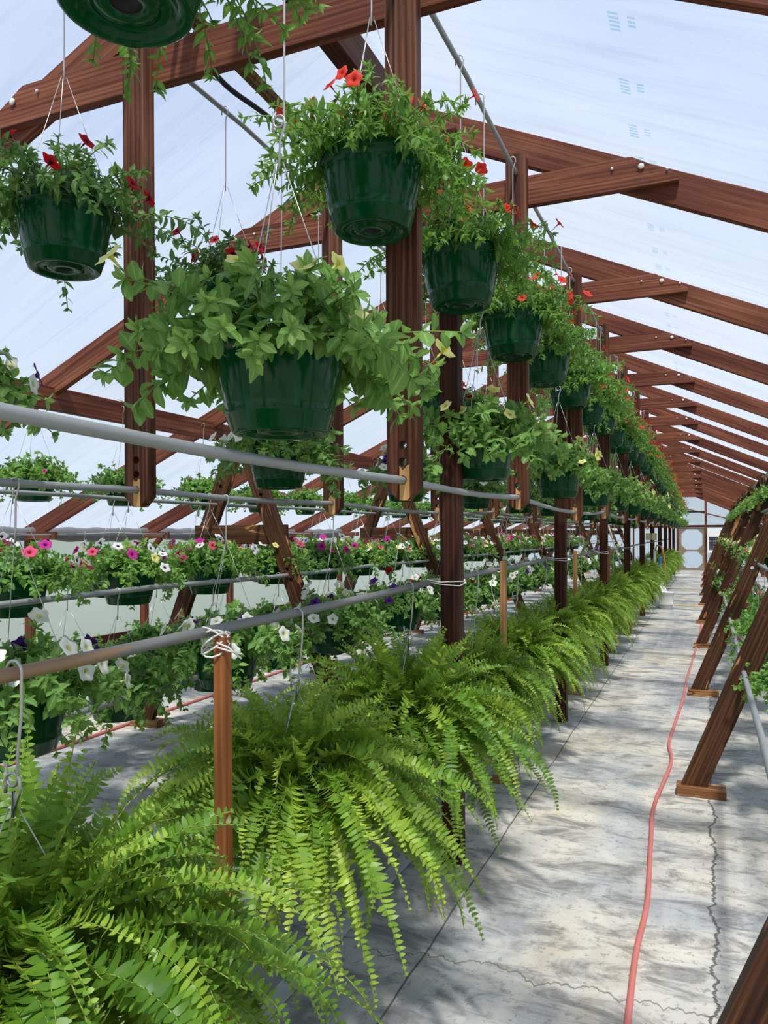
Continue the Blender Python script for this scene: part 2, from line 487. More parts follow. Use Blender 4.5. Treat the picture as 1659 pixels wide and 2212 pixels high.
# weathered concrete floor
def floormat():
    m, nt, out = mat_new('concrete_floor')
    tc = nt.nodes.new('ShaderNodeTexCoord')
    v = tc.outputs['Object']
    sp = nt.nodes.new('ShaderNodeSeparateXYZ')
    nt.links.new(v, sp.inputs[0])
    a = noise(nt, mapping(nt, v, (1.0, 0.75, 1)), 0.9, 6, 0.62, 0.5)
    b = noise(nt, mapping(nt, v, (1.0, 2.2, 1)), 3.2, 7, 0.72, 0.7)
    c = noise(nt, v, 26, 6, 0.75, 0.3)
    d = noise(nt, mapping(nt, v, (6, 0.5, 1)), 1.6, 5, 0.6)
    base = ramp(nt, a, [(0.30, (0.25, 0.265, 0.285)), (0.44, (0.46, 0.465, 0.46)), (0.56, (0.68, 0.625, 0.53)), (0.64, (0.58, 0.50, 0.38)), (0.78, (0.48, 0.48, 0.47))])
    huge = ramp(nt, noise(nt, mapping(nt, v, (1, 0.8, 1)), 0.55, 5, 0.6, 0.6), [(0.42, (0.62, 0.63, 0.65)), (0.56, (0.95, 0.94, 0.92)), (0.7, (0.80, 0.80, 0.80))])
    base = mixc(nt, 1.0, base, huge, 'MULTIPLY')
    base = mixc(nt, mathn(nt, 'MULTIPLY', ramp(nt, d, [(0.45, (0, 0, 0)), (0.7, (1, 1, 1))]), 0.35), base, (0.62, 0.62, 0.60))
    dark = ramp(nt, b, [(0.48, (0, 0, 0)), (0.62, (1, 1, 1))])
    base = mixc(nt, mathn(nt, 'MULTIPLY', dark, 0.78), base, (0.15, 0.145, 0.14))
    spk = ramp(nt, c, [(0.55, (0, 0, 0)), (0.63, (1, 1, 1))])
    base = mixc(nt, mathn(nt, 'MULTIPLY', spk, 0.6), base, (0.17, 0.155, 0.135))
    pale = ramp(nt, noise(nt, mapping(nt, v, (1, 1.6, 1)), 2.1, 6, 0.7, 0.4), [(0.55, (0, 0, 0)), (0.72, (1, 1, 1))])
    base = mixc(nt, mathn(nt, 'MULTIPLY', pale, 0.5), base, (0.74, 0.70, 0.62))
    # darker, noise-edged strip of floor along the fern row
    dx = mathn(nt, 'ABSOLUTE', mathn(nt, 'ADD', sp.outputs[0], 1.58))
    dark_strip = ramp(nt, mathn(nt, 'ADD', dx, mathn(nt, 'MULTIPLY', a, -0.5)), [(-0.0, (1, 1, 1)), (0.06, (0, 0, 0))])
    base = mixc(nt, mathn(nt, 'MULTIPLY', dark_strip, 0.4), base, (0.10, 0.105, 0.115))
    # saw-cut joint and wandering crack
    wob = mathn(nt, 'MULTIPLY', mathn(nt, 'SUBTRACT', noise(nt, mapping(nt, v, (0, 1, 0)), 3.5, 6, 0.7), 0.5), 0.20)
    wob2 = mathn(nt, 'MULTIPLY', mathn(nt, 'SUBTRACT', noise(nt, mapping(nt, v, (0, 1, 0)), 1.5, 3, 0.6), 0.5), 0.03)
    j1 = mathn(nt, 'LESS_THAN', mathn(nt, 'ABSOLUTE', mathn(nt, 'ADD', mathn(nt, 'ADD', sp.outputs[0], 1.0), wob2)), 0.004)
    j2 = mathn(nt, 'LESS_THAN', mathn(nt, 'ABSOLUTE', mathn(nt, 'ADD', mathn(nt, 'ADD', sp.outputs[0], -0.02), wob)), 0.006)
    base = mixc(nt, mathn(nt, 'MULTIPLY', mathn(nt, 'MAXIMUM', j1, j2), 0.8), base, (0.06, 0.055, 0.05))
    for (y0, k) in ((2.75, 0.10), (6.9, 0.12), (11.0, 0.12), (14.2, 0.1)):
        wob3 = mathn(nt, 'MULTIPLY', mathn(nt, 'SUBTRACT', noise(nt, mapping(nt, v, (1, 0, 0)), 2.0 + k, 5, 0.7), 0.5), 0.5)
        j3 = mathn(nt, 'LESS_THAN', mathn(nt, 'ABSOLUTE', mathn(nt, 'ADD', mathn(nt, 'ADD', sp.outputs[1], -y0), wob3)), 0.005)
        base = mixc(nt, mathn(nt, 'MULTIPLY', j3, 0.6), base, (0.07, 0.065, 0.06))
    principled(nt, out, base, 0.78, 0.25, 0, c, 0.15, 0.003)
    return m
M['floor'] = floormat()

# ------------------------------------------------------------------ the setting
RX, RZ, SL = -1.70, 4.36, 0.455          # ridge x, ridge height, roof slope
EL, ER = -7.55, 4.15                     # eaves
Y0, Y1 = -9.0, 34.6
def drop(y):                             # the roof runs lower towards the far gable
    return -0.55 * max(0.0, (y - 15.0) / 19.5)
TY = [0.72, 2.80, 4.69, 6.85, 8.86, 11.0] + [13.1 + 2.1 * k for k in range(11)]     # trusses

def struct(name, me, parent=None):
    o = obj(name, me, parent)
    if parent is None: o['kind'] = 'structure'
    return o

V = [(EL - 0.6, Y0 - 1, 0), (ER + 0.6, Y0 - 1, 0), (ER + 0.6, Y1 + 0.6, 0), (EL - 0.6, Y1 + 0.6, 0),
     (EL - 0.6, Y0 - 1, -0.12), (ER + 0.6, Y0 - 1, -0.12), (ER + 0.6, Y1 + 0.6, -0.12), (EL - 0.6, Y1 + 0.6, -0.12)]
struct('floor', new_mesh('floor', V, [(0, 1, 2, 3), (7, 6, 5, 4), (0, 4, 5, 1), (1, 5, 6, 2), (2, 6, 7, 3), (3, 7, 4, 0)], [M['floor']]))

def roof_film(name, x_out, sag=0.085):
    ys = []
    bays = [-7.6, -5.5, -3.4, -1.3] + TY
    for i in range(len(bays) + 1):
        a = bays[i - 1] if i > 0 else Y0
        b = bays[i] if i < len(bays) else Y1
        for k in range(8):
            ys.append((a + (b - a) * k / 8, math.sin(PI * k / 8)))
    ys.append((Y1, 0))
    nx = 14
    V, F = [], []
    for (y, s) in ys:
        for j in range(nx + 1):
            t = j / nx
            x = RX + (x_out - RX) * t
            z = RZ - SL * abs(x - RX) + 0.012 + drop(y)
            z -= sag * s * (0.35 + 0.65 * math.sin(PI * min(1, t * 1.02)))
            V.append((x, y, z))
    for i in range(len(ys) - 1):
        for j in range(nx):
            a = i * (nx + 1) + j
            F.append((a, a + 1, a + nx + 2, a + nx + 1))
    return struct(name, new_mesh(name, V, F, [M['film']], smooth=True))
roof_film('ceiling_left', EL - 0.05)
cr = roof_film('ceiling_right', ER + 0.05)

def grid_wall(name, x, y0, y1, z0, z1, mat, amp=0.02):
    zt = z1
    V, F = [], []
    ny, nz = 120, 6
    for i in range(ny + 1):
        for j in range(nz + 1):
            y = y0 + (y1 - y0) * i / ny
            z1 = zt + drop(y)
            V.append((x + amp * math.sin(y * 1.9 + j) * math.sin(PI * j / nz), y, z0 + (z1 - z0) * j / nz))
    for i in range(ny):
        for j in range(nz):
            a = i * (nz + 1) + j
            F.append((a, a + 1, a + nz + 2, a + nz + 1))
    return struct(name, new_mesh(name, V, F, [mat], smooth=True))
grid_wall('wall_left', -7.62, Y0, Y1, 0.0, 1.62, M['wallfilm'])
grid_wall('wall_right', 4.22, Y0, Y1, 0.0, 1.62, M['wallfilm'])
# boards at the foot and the head of the side walls
def board(name, x, y0, y1, z0, z1, t, mat):
    me = box_mesh(name, y1 - y0, t, z1 - z0, mat, 0.004)
    o = obj(name, me, None, (x, (y0 + y1) / 2, (z0 + z1) / 2))
    o.rotation_euler = (0, 0, PI / 2)
    o['kind'] = 'structure'
    return o
board('baseboard_left', -7.58, Y0, Y1, 0.0, 0.24, 0.05, M['postwood'])
board('baseboard_right', 4.18, Y0, Y1, 0.0, 0.24, 0.05, M['postwood'])
board('trim_1', -7.60, Y0, 15.5, 1.56, 1.60, 0.05, M['black'])
board('trim_2', 4.20, Y0, 15.5, 1.56, 1.60, 0.05, M['black'])
# rolled-up grey curtain film along the left eave, sagging between rafters
V, F = [], []
for i in range(300):
    y = -1.3 + (15.3 + 1.3) * i / 299
    ph = ((y - TY[0]) % 2.08) / 2.08
    s = math.sin(PI * ph)
    zc = 1.625 - 0.02 * s
    for k in range(8):
        a = 2 * PI * k / 8
        V.append((-7.40 + 0.05 * math.cos(a), y, zc + (0.075 + 0.02 * s + 0.008 * math.sin(y * 13)) * math.sin(a)))
for i in range(299):
    for k in range(8):
        F.append((i * 8 + k, i * 8 + (k + 1) % 8, (i + 1) * 8 + (k + 1) % 8, (i + 1) * 8 + k))
cu = obj('rolled_film', new_mesh('rolled_film', V, F, [M['greyfilm']], smooth=True))
tag(cu, 'grey rolled-up plastic sheet along the top of the low side wall', 'plastic sheet')

# far gable wall with a door opening
DX0, DX1, DZ = -1.08, -0.08, 1.78
dz = drop(Y1)
def gz(x): return RZ + dz - SL * abs(x - RX)
def quad_wall(name, polys, y, mat):
    V, F = [], []
    for p in polys:
        F.append(tuple(range(len(V), len(V) + len(p))))
        V += [(x, y, z) for (x, z) in p]
    return struct(name, new_mesh(name, V, F, [mat]))
quad_wall('wall_far', [
    [(EL, 0), (DX0, 0), (DX0, DZ), (EL, DZ)] , [(DX1, 0), (ER, 0), (ER, gz(ER)), (DX1, gz(ER))],
    [(EL, DZ), (DX0, DZ), (DX0, gz(DX0)), (RX, gz(RX)), (EL, gz(EL) + 0.01)],
    [(DX0, DZ), (DX1, DZ), (DX1, gz(DX1)), (DX0, gz(DX0))],
    [(DX1, gz(ER)), (ER, gz(ER)), (DX1, gz(DX1))]], Y1, M['gablefilm'])
quad_wall('wall_near', [[(EL, 0), (ER, 0), (ER, RZ - SL * (ER - RX)), (RX, RZ), (EL, RZ - SL * (RX - EL))]], Y0, M['wallfilm'])
# gable framing
b = beam('trim_3', (EL, Y1 - 0.06, 1.84), (ER, Y1 - 0.06, 1.84), 0.06, 0.10, M['postwood']); b['kind'] = 'structure'
b = beam('trim_4', (DX1 + 0.04, Y1 - 0.06, 0), (DX1 + 0.04, Y1 - 0.06, gz(DX1) - 0.05), 0.09, 0.09, M['roofwood'], up=(0, 1, 0)); b['kind'] = 'structure'
b = beam('trim_5', (DX0 - 0.05, Y1 - 0.06, 0), (DX0 - 0.05, Y1 - 0.06, gz(DX0) - 0.05), 0.09, 0.09, M['roofwood'], up=(0, 1, 0)); b['kind'] = 'structure'
b = beam('trim_6', (DX0, Y1 - 0.05, 2.44), (DX1, Y1 - 0.05, 2.44), 0.05, 0.06, M['postwood']); b['kind'] = 'structure'
b = beam('trim_7', (DX0 - 0.4, Y1 - 0.05, 2.75), (2.2, Y1 - 0.05, 1.78), 0.04, 0.045, M['roofwood']); b['kind'] = 'structure'
for i, x in enumerate((-6.0, -4.4, -2.9, 1.2, 2.6)):
    b = beam('trim_%d' % (8 + i), (x, Y1 - 0.05, 0), (x, Y1 - 0.05, gz(x) - 0.05), 0.06, 0.09, M['postwood'], up=(0, 1, 0)); b['kind'] = 'structure'
# door: frame with two octagonal panes
def octa(x0, x1, z0, z1, c):
    return [(x0 + c, z0), (x1 - c, z0), (x1, z0 + c), (x1, z1 - c), (x1 - c, z1), (x0 + c, z1), (x0, z1 - c), (x0, z0 + c)]
W_ = DX1 - DX0
outer = [(0, 0), (W_, 0), (W_, DZ), (0, DZ)]
up_ = octa(0.09, W_ - 0.09, 0.86, DZ - 0.06, 0.20)
lo_ = octa(0.09, W_ - 0.09, 0.10, 0.80, 0.20)
rot_xz = Matrix(((1, 0, 0, 0), (0, 0, -1, 0), (0, 1, 0, 0), (0, 0, 0, 1)))
door = empty('door_1', (DX0, Y1 - 0.03, 0)); door['kind'] = 'structure'
d1 = obj('door_frame', holed_mesh('door_frame', outer, [up_, lo_], 0.05, M['doorwood']), door); d1.matrix_local = rot_xz
for ring in (up_, lo_):
    me = new_mesh('door_pane', [(x, 0, z) for x, z in ring], [tuple(range(8))], [M['gablefilm']])
    obj('door_pane', me, door)
beam('door_handle', (W_ - 0.06, -0.05, 0.83), (W_ - 0.06, -0.05, 0.95), 0.02, 0.02, M['alu'], door)

# flush concrete strip along the fern row
b = board('trim_20', -1.375, Y0, 30.0, 0.0, 0.006, 0.075, simple('pale_strip', (0.42, 0.44, 0.45), 0.8, 0.2, 0, 0.4, 9))

# faint printed marks on the roof film
V, F = [], []
r2 = random.Random(3)
for i in range(28):
    y = 2.3 + i * 0.45
    x = -0.36
    for row in range(2):
        x0 = x + row * 0.075
        n = 5 if row == 0 else 3
        for k in range(n):
            ya = y + k * 0.028 + row * 0.01
            w, h = 0.030 if row else 0.042, 0.012 + 0.006 * r2.random()
            kk = max(q for q in range(len(TY)) if TY[q] <= y); ph = (y - TY[kk]) / (TY[kk + 1] - TY[kk])
            def zz(xx): return RZ - SL * abs(xx - RX) + drop(y) - 0.012 - 0.085 * math.sin(PI * ph) * (0.35 + 0.65 * math.sin(PI * abs(xx - RX) / 5.85))
            b0 = len(V)
            V += [(x0, ya, zz(x0)), (x0 + w, ya, zz(x0 + w)), (x0 + w, ya + h, zz(x0 + w)), (x0, ya + h, zz(x0))]
            F.append((b0, b0 + 1, b0 + 2, b0 + 3))
pm = obj('film_print', new_mesh('film_print', V, F, [M['ink']]), cr)

# ------------------------------------------------------------------ ordinals
ORD = ('first second third fourth fifth sixth seventh eighth ninth tenth eleventh twelfth thirteenth fourteenth fifteenth sixteenth '
       'seventeenth eighteenth nineteenth twentieth').split()

# ------------------------------------------------------------------ trusses
def circ(cx, cy, r, n=14):
    return [(cx + r * math.cos(2 * PI * k / n), cy + r * math.sin(2 * PI * k / n)) for k in range(n)]

HXR, HXL = 0.655, 0.59                                 # hanging posts sit this far either side of the ridge (x = -1.05, -2.35)
PW, PT = 0.125, 0.055
PBOT, PTOP = 1.725, 3.86
def hang_post_mesh():
    L = PTOP - PBOT
    c = 0.045
    o = [(0, -PW / 2 + c), (0, PW / 2 - c), (c, PW / 2), (L - c * 0.7, PW / 2), (L, PW / 2 - c * 0.7), (L, -PW / 2 + c * 0.7), (L - c * 0.7, -PW / 2), (c, -PW / 2)]
    holes = [circ(z - PBOT, 0.0, 0.017) for z in (1.80, 1.868, 1.93)]
    return holed_mesh('hanging_post', o, holes, PT, M['hangwood'])
HPM = hang_post_mesh()
ROTP = Matrix(((0, 1, 0, 0), (0, 0, 1, 0), (1, 0, 0, 0), (0, 0, 0, 1)))     # local X up, local Y to world X

def make_truss():
    t = empty('roof_truss')
    d, th = 0.185, 0.052
    k = d / 2 * math.sqrt(1 + SL * SL)
    beam('rafter', (0, 0, RZ - k), (ER - RX, 0, RZ - k - SL * (ER - RX)), th, d, M['roofwood'], t)
    beam('rafter', (0, 0, RZ - k), (EL - RX, 0, RZ - k - SL * (RX - EL)), th, d, M['roofwood'], t)
    zb, zt = 3.575, 3.755
    xo = (RZ - zb) / SL - 0.16
    xi = (RZ - zt) / SL - 0.02
    pts = [(-xo, zb), (xo, zb), (xo - 0.0, zb + 0.03), (xi, zt), (-xi, zt), (-xo, zb + 0.03)]
    me = prism_mesh('collar_tie', [(p[0], p[1] - 3.66) for p in pts], 0.05, M['roofwood'])
    o = bpy.data.objects.new('collar_tie', me)
    o.matrix_local = Matrix.Translation((0, -0.052, 3.66)) @ rot_xz
    link(o, t)
    tie = o
    for s in (-1, 1):
        o = bpy.data.objects.new('hanging_post', HPM)
        o.matrix_local = Matrix.Translation((HXR if s > 0 else -HXL, -0.052 - 0.025 - PT / 2, PBOT)) @ ROTP
        link(o, t)
        for (bx, bz, br) in ((xo - 0.20, 3.685, 0.017), (xo - 0.36, 3.70, 0.008), (xo - 0.06, 3.645, 0.008)):
            V, F = tube_geo([(s * bx, -0.030, bz - 3.66), (s * bx, -0.036, bz - 3.66), (s * bx, -0.040, bz - 3.66)], [br, br, br * 0.5], 10)
            bo = obj('bolt', new_mesh('bolt', [(x, z, -y) for x, y, z in V], F, [M['bolt']], smooth=True), tie)
    return t

def copy_tree(o, parent=None):
    c = o.copy()
    C.objects.link(c)
    if parent is not None: c.parent = parent
    for ch in list(o.children):
        copy_tree(ch, c)
    return c

TRUSS_GROUP = 'timber roof trusses'
tr0 = make_truss()
PIPE_R_Z = {1: 1.80, 2: 1.816, 3: 1.775, 4: 1.83, 5: 1.80}
PIPE_L_Z = {1: 1.797, 2: 1.806, 3: 1.79, 4: 1.85, 5: 1.815}
for k, y in enumerate(TY):
    t = tr0 if k == 0 else copy_tree(tr0)
    t.location = (RX, y, drop(y))
    hp = [c for c in t.children if c.name.split('.')[0] == 'hanging_post']
    if k > 0:
        for c in hp:
            right = c.location.x > 0
            tgt = (PIPE_R_Z if right else PIPE_L_Z).get(k, 1.80 + 0.015 * math.sin(k * 2.3))
            c.location.z = PBOT + (tgt - 1.80) - drop(y)
    if k == 0:
        tag(t, 'timber roof truss straight overhead, above the top edge of the photo', 'roof truss', TRUSS_GROUP)
    elif k == 1:
        tag(t, 'timber truss whose big hanging post stands beside the red-flowered basket, first in view', 'roof truss', TRUSS_GROUP)
    elif k <= 9:
        tag(t, '%s timber roof truss in view from the camera, red-brown rafters with collar tie' % ORD[k - 1], 'roof truss', TRUSS_GROUP)
    else:
        tag(t, 'one of the small distant timber trusses near the far gable', 'roof truss', TRUSS_GROUP)

rb = beam('ridge_beam', (RX + 0.03, Y0, RZ - 0.30), (RX + 0.03, 15.0, RZ - 0.30), 0.10, 0.20, M['postwood'])
tag(rb, 'dark timber ridge beam running under the roof peak', 'beam')
pb = beam('purlin_beam', (-4.85, Y0, 2.70), (-4.85, 30, 2.70), 0.06, 0.19, M['roofwood'])
tag(pb, 'long brown purlin beam under the sloping rafters above the plant benches', 'beam')
pb2 = beam('purlin_beam', (1.45, Y0, 2.70), (1.45, 30, 2.70), 0.06, 0.19, M['roofwood'])
tag(pb2, 'long brown purlin beam under the rafters over the bench beyond the walkway', 'beam')
ob = beam('wooden_block', (-4.80, 8.9, 2.78), (-4.80, 8.9, 2.98), 0.09, 0.05, M['palestake'])
tag(ob, 'short orange wooden block standing on the purlin beam', 'block')

# eave posts with brackets
EAVE_GROUP = 'bracket posts along the side wall'
def make_eave():
    t = empty('bracket_post')
    beam('post', (-7.42, 0, 0), (-7.42, 0, 1.66), 0.09, 0.09, M['roofwood'], t, up=(0, 1, 0))
    beam('arm', (-7.46, -0.08, 1.60), (-6.92, -0.08, 1.60), 0.05, 0.085, M['roofwood'], t)
    beam('brace', (-7.38, -0.08, 1.24), (-7.06, -0.08, 1.56), 0.045, 0.075, M['roofwood'], t)
    return t
e0 = make_eave()
for k in range(3, 8):
    t = e0 if k == 3 else copy_tree(e0)
    t.location = (0, TY[k] - 0.06, 0)
    if k <= 8:
        tag(t, '%s brown bracket post against the pale side wall, counting from the camera' % ORD[k - 3], 'post', EAVE_GROUP)
    else:
        tag(t, 'small distant bracket post against the pale side wall', 'post', EAVE_GROUP)

# bundle of tan laths laid over the ties, with a dark cable
t = empty('lath_bundle', (-2.02, 0.9, 3.79))
tag(t, 'bundle of thin tan laths lying across the roof ties', 'laths')
for k in range(5):
    pts = smooth_path([(0.035 * (k % 3 - 1), 0, 0.016 * (k // 3)), (0.03 * (k % 3 - 1) + 0.012, 1.7, 0.012 + 0.016 * (k // 3)), (0.025 * (k % 3 - 1), 3.6, 0.016 * (k // 3))], 6)
    V, F = tube_geo(pts, 0.014, 4)
    obj('lath', new_mesh('lath', V, F, [M['tanwood']]), t)
cb = tube('cable', smooth_path([(-2.10, 0.8, 3.80), (-2.09, 1.9, 3.80), (-2.09, 2.75, 3.80), (-2.12, 3.1, 3.76), (-2.09, 3.6, 3.78), (-2.08, 4.9, 3.80)], 8), 0.013, M['black'])
tag(cb, 'black cable slung over the roof ties beside the tan laths', 'cable')

# ------------------------------------------------------------------ pipes
PIPE_GROUP = 'metal pipes running the length of the greenhouse'
def pipe(label, x, z, y0=Y0, y1=33.5, r=0.0145, mat='pipe', sag=0.012, step=2.09, knots=None, usedrop=False):
    pts = []
    ks = knots or [(y, z) for y in np.arange(y0, y1 + 0.01, step)]
    for (ya, za), (yb, zb) in zip(ks[:-1], ks[1:]):
        for i in range(5):
            q = i / 5
            y = ya + (yb - ya) * q
            pts.append((x, y, za + (zb - za) * q - sag * math.sin(PI * q) + (drop(y) if usedrop else 0)))
    y, zz = ks[-1]
    pts.append((x, y, zz + (drop(y) if usedrop else 0)))
    o = tube('steel_pipe', pts, r, M[mat], None, 10)
    tag(o, label, 'pipe', PIPE_GROUP)
    return o
XR, XL = RX + HXR, RX - HXL
yt = -0.10
def kn(d, base=1.80):
    out = [(Y0, base + 0.01), (TY[0] + yt, base + 0.008)]
    for k in range(1, len(TY)):
        out.append((TY[k] + yt, d.get(k, base + 0.015 * math.sin(k * 2.3))))
    return out
pipe('grey pipe through the lowest holes of the hanging posts beside the walkway', XR, 1.8, knots=kn(PIPE_R_Z), sag=0.016)
pipe('grey pipe through the hanging posts on the side away from the walkway', XL, 1.8, knots=kn(PIPE_L_Z), sag=0.014)
pipe('high grey pipe carrying the bright red-flowered baskets beside the walkway', XR, 3.78, r=0.0125, usedrop=True, sag=0.02)
pipe('high grey pipe carrying the dark red-flowered baskets away from the walkway', XL, 3.80, r=0.0125, usedrop=True, sag=0.02)
AX = -3.39                                  # left A-frames
def leg_x(z, side, ax=AX): return ax + side * (0.97 - 0.40 * z)
pipe('grey pipe through the upper legs of the A-frames, walkway face', leg_x(1.87, 1) , 1.87, sag=0.01, step=3.15)
pipe('dark grey pipe through the upper legs of the A-frames, side wall face', leg_x(1.85, -1), 1.85, r=0.0135, sag=0.01, step=3.15)
pipe('middle grey pipe on the walkway face of the A-frames behind the white petunias', leg_x(1.30, 1), 1.30, r=0.0155, sag=0.012, step=3.15)
pipe('middle grey pipe on the side wall face of the A-frames', leg_x(1.30, -1), 1.30, sag=0.012, step=3.15)
pipe('low grey pipe on the A-frame legs just above the red hose', leg_x(0.775, 1), 0.775, r=0.0155, sag=0.012, step=3.15)
pipe('thin pipe on the bracket arms along the pale side wall', -6.98, 1.63, y1=15.0, r=0.011, sag=0.02)
BX = 0.88                                   # right A-frames
pipe('low grey pipe on the slanted legs of the bench beside the walkway, near the floor', leg_x(0.775, -1, BX) - 0.022, 0.775, sag=0.01, step=3.1)
pipe('middle grey pipe on the slanted bench legs beyond the walkway', leg_x(1.30, -1, BX) + 0.02, 1.30, sag=0.01, step=3.1)
pipe('upper grey pipe on the slanted bench legs beyond the walkway', leg_x(1.87, -1, BX) + 0.02, 1.87, sag=0.01, step=3.1)
pipe('topmost pipe along the peaks of the bench frames beyond the walkway', BX, 2.52, sag=0.01, step=3.1)
# front rail tied to the posts
rail_k = [(Y0, 1.325), (0.5, 1.33), (1.75, 1.338), (3.53, 1.36), (6.58, 1.375), (9.55, 1.36), (12.5, 1.355), (15.5, 1.36), (18.5, 1.37), (21.5, 1.36), (24.5, 1.365), (27.5, 1.36), (30.5, 1.36)]
pipe('rusty waist-high rail pipe tied to the posts, carrying the ferns', -1.25, 1.36, r=0.0150, mat='rustpipe', knots=rail_k, sag=0.004)

# ------------------------------------------------------------------ square posts with string
POST_Y = [3.58, 6.60, 9.55, 12.5, 15.5, 18.5, 21.5, 24.5, 27.5, 30.5]
def string_mesh(w, zc, name='string_tie'):
    V, F = [], []
    for j, dzv in enumerate((-0.006, 0.004)):
        h = w / 2 + 0.004
        xr = -0.11
        pts = [(xr, -h, zc + dzv + 0.012), (-h, -h, zc + dzv), (h, -h, zc + dzv - 0.006 + 0.012 * j), (h, h, zc + dzv), (-h, h, zc + dzv + 0.004), (xr, h, zc + dzv + 0.01), (xr - 0.02, 0, zc + dzv), (xr, -h, zc + dzv + 0.012)]
        tube_geo(pts, 0.0028, 5, True, V, F)
    return new_mesh(name, V, F, [M['string']], smooth=True)
SQW = 0.092
for k, y in enumerate(POST_Y):
    t = empty('square_post', (-1.145, y, 0))
    top = 3.55 if k == 0 else (RZ - 0.5 - 0.2 + drop(y) if k < 3 else 3.4 + drop(y))
    beam('post', (0, 0, 0), (0, 0, top), SQW, SQW, M['postwood'], t, up=(0, 1, 0))
    if k < 7:
        obj('string_tie', string_mesh(SQW, rail_k[3 + k][1]), t)
    if k < 6:
        lab = ['thick dark square post among the ferns, nearest the camera, white string at rail height',
               'second thick dark square post along the fern row, counting from the camera',
               'third thick dark square post along the fern row, counting from the camera',
               'fourth thick dark square post along the fern row, counting from the camera',
               'fifth thick dark square post along the fern row, counting from the camera',
               'dark square post carrying two cream boxes far along the fern row'][k]
    else:
        lab = 'thin-looking distant dark post near the far end of the fern row'
    tag(t, lab, 'post', 'square posts along the fern row')

# slim stakes under the rail
STAKES = [1.74, 4.84, 7.75, 10.6, 13.5]
for k, y in enumerate(STAKES):
    t = empty('wooden_stake', (-1.205, y, 0))
    z = 1.328 if k == 0 else 1.42
    beam('stake', (0, 0, 0.03), (0, 0, z), 0.037, 0.037, M['stakewood'] if k == 0 else M['palestake'], t, up=(0, 1, 0), bev=0.003)
    beam('foot', (-0.09, 0, 0.016), (0.07, 0, 0.016), 0.075, 0.032, M['palestake'], t)
    if k == 0:
        V, F = [], []
        r3 = random.Random(5)
        for j in range(5):
            a0 = r3.random() * 6.28
            pts = []
            for q in range(13):
                a = a0 + 2 * PI * q / 12
                pts.append((-0.022 + 0.040 * math.cos(a), 0.030 * math.sin(a), 1.30 + 0.028 * math.sin(a + j * 0.9) + 0.006 * j))
            tube_geo(pts, 0.0028, 5, True, V, F)
        tube_geo([(0.0, -0.025, 1.30), (0.04, -0.03, 1.293), (0.085, -0.035, 1.288)], 0.0028, 5, True, V, F)
        tube_geo([(0.0, -0.025, 1.312), (0.04, -0.03, 1.302), (0.08, -0.03, 1.275)], 0.0028, 5, True, V, F)
        obj('string_tie', new_mesh('string_tie', V, F, [M['string']], smooth=True), t)
    else:
        V, F = [], []
        pts = [(-0.055 + 0.05 * math.cos(a), 0.026 * math.sin(a), 1.36 + 0.01 * math.sin(2 * a)) for a in np.linspace(0, 2 * PI, 13)]
        tube_geo(pts, 0.003, 5, True, V, F)
        tube_geo(smooth_path([(-0.04, -0.03, 1.36), (-0.07, -0.03, 1.26), (-0.05, -0.03, 1.17), (-0.02, -0.03, 1.10)], 4), 0.0022, 5, True, V, F)
        obj('string_tie', new_mesh('string_tie', V, F, [M['string']], smooth=True), t)
    tag(t, ['orange-brown wooden stake tied under the rail between the two nearest ferns',
            'pale slim stake standing on a small foot just beyond the nearest square post',
            'pale slim stake beyond the second square post of the fern row',
            'pale slim stake beyond the third square post of the fern row',
            'pale slim stake beyond the fourth square post of the fern row'][k], 'stake', 'wooden stakes under the rail')

# ------------------------------------------------------------------ A-frame benches
def holes_leg_mesh(L, w, th, zs, ang):
    o = [(0, -w / 2), (L, -w / 2), (L, w / 2), (0, w / 2)]
    holes = [circ(z / math.cos(ang), 0, 0.017) for z in zs]
    return holed_mesh('leg', o, holes, th, M['legwood'])
ANG = math.atan(0.40)
ATOP = 2.52
LEGM = holes_leg_mesh(ATOP / math.cos(ANG), 0.135, 0.055, (0.775, 0.70, 1.30, 1.22, 1.87, 1.95), ANG)
def make_aframe(right):
    t = empty('a_frame')
    for s in (-1, 1):
        o = bpy.data.objects.new('leg', LEGM)
        # local X along the leg, local Y across (in the frame's plane), local Z along world Y
        xa = Vector((-s * math.sin(ANG), 0, math.cos(ANG)))
        za = Vector((0, 1, 0))
        ya = za.cross(xa)
        m = Matrix((xa, ya, za)).transposed().to_4x4()
        m.translation = (s * 0.97, -0.03 * s, 0.035)
        o.matrix_local = m
        link(o, t)
        off = 0.02 if not right else 0.05
        beam('foot_block', (s * 0.97 - 0.14 + off, -0.03 * s, 0.03), (s * 0.97 + 0.14 + off, -0.03 * s, 0.03), 0.12, 0.06, M['blockwood'], t)
    if not right:
        beam('cross_tie', (-0.42, 0.0, 1.60), (0.42, 0.0, 1.60), 0.05, 0.15, M['legwood'], t)
    else:
        beam('cross_tie', (-0.42, 0.03, 1.60), (0.42, 0.03, 1.60), 0.05, 0.12, M['legwood'], t)
    return t
LF = [5.15, 8.35, 11.55, 14.75, 17.95, 21.15, 24.35, 27.55, 30.75]
RF = [1.85, 5.02, 8.1, 11.45, 14.5, 17.9, 21.0, 24.1, 27.2, 30.3]
fa = make_aframe(False)
for k, y in enumerate(LF):
    t = fa if k == 0 else copy_tree(fa)
    t.location = (AX, y, 0)
    tag(t, '%s slanted A-frame of the bench behind the fern row, counting from the camera' % ORD[k] if k < 6 else 'distant A-frame of the bench behind the fern row', 'bench frame', 'A-frames of the bench behind the ferns')
fb = make_aframe(True)
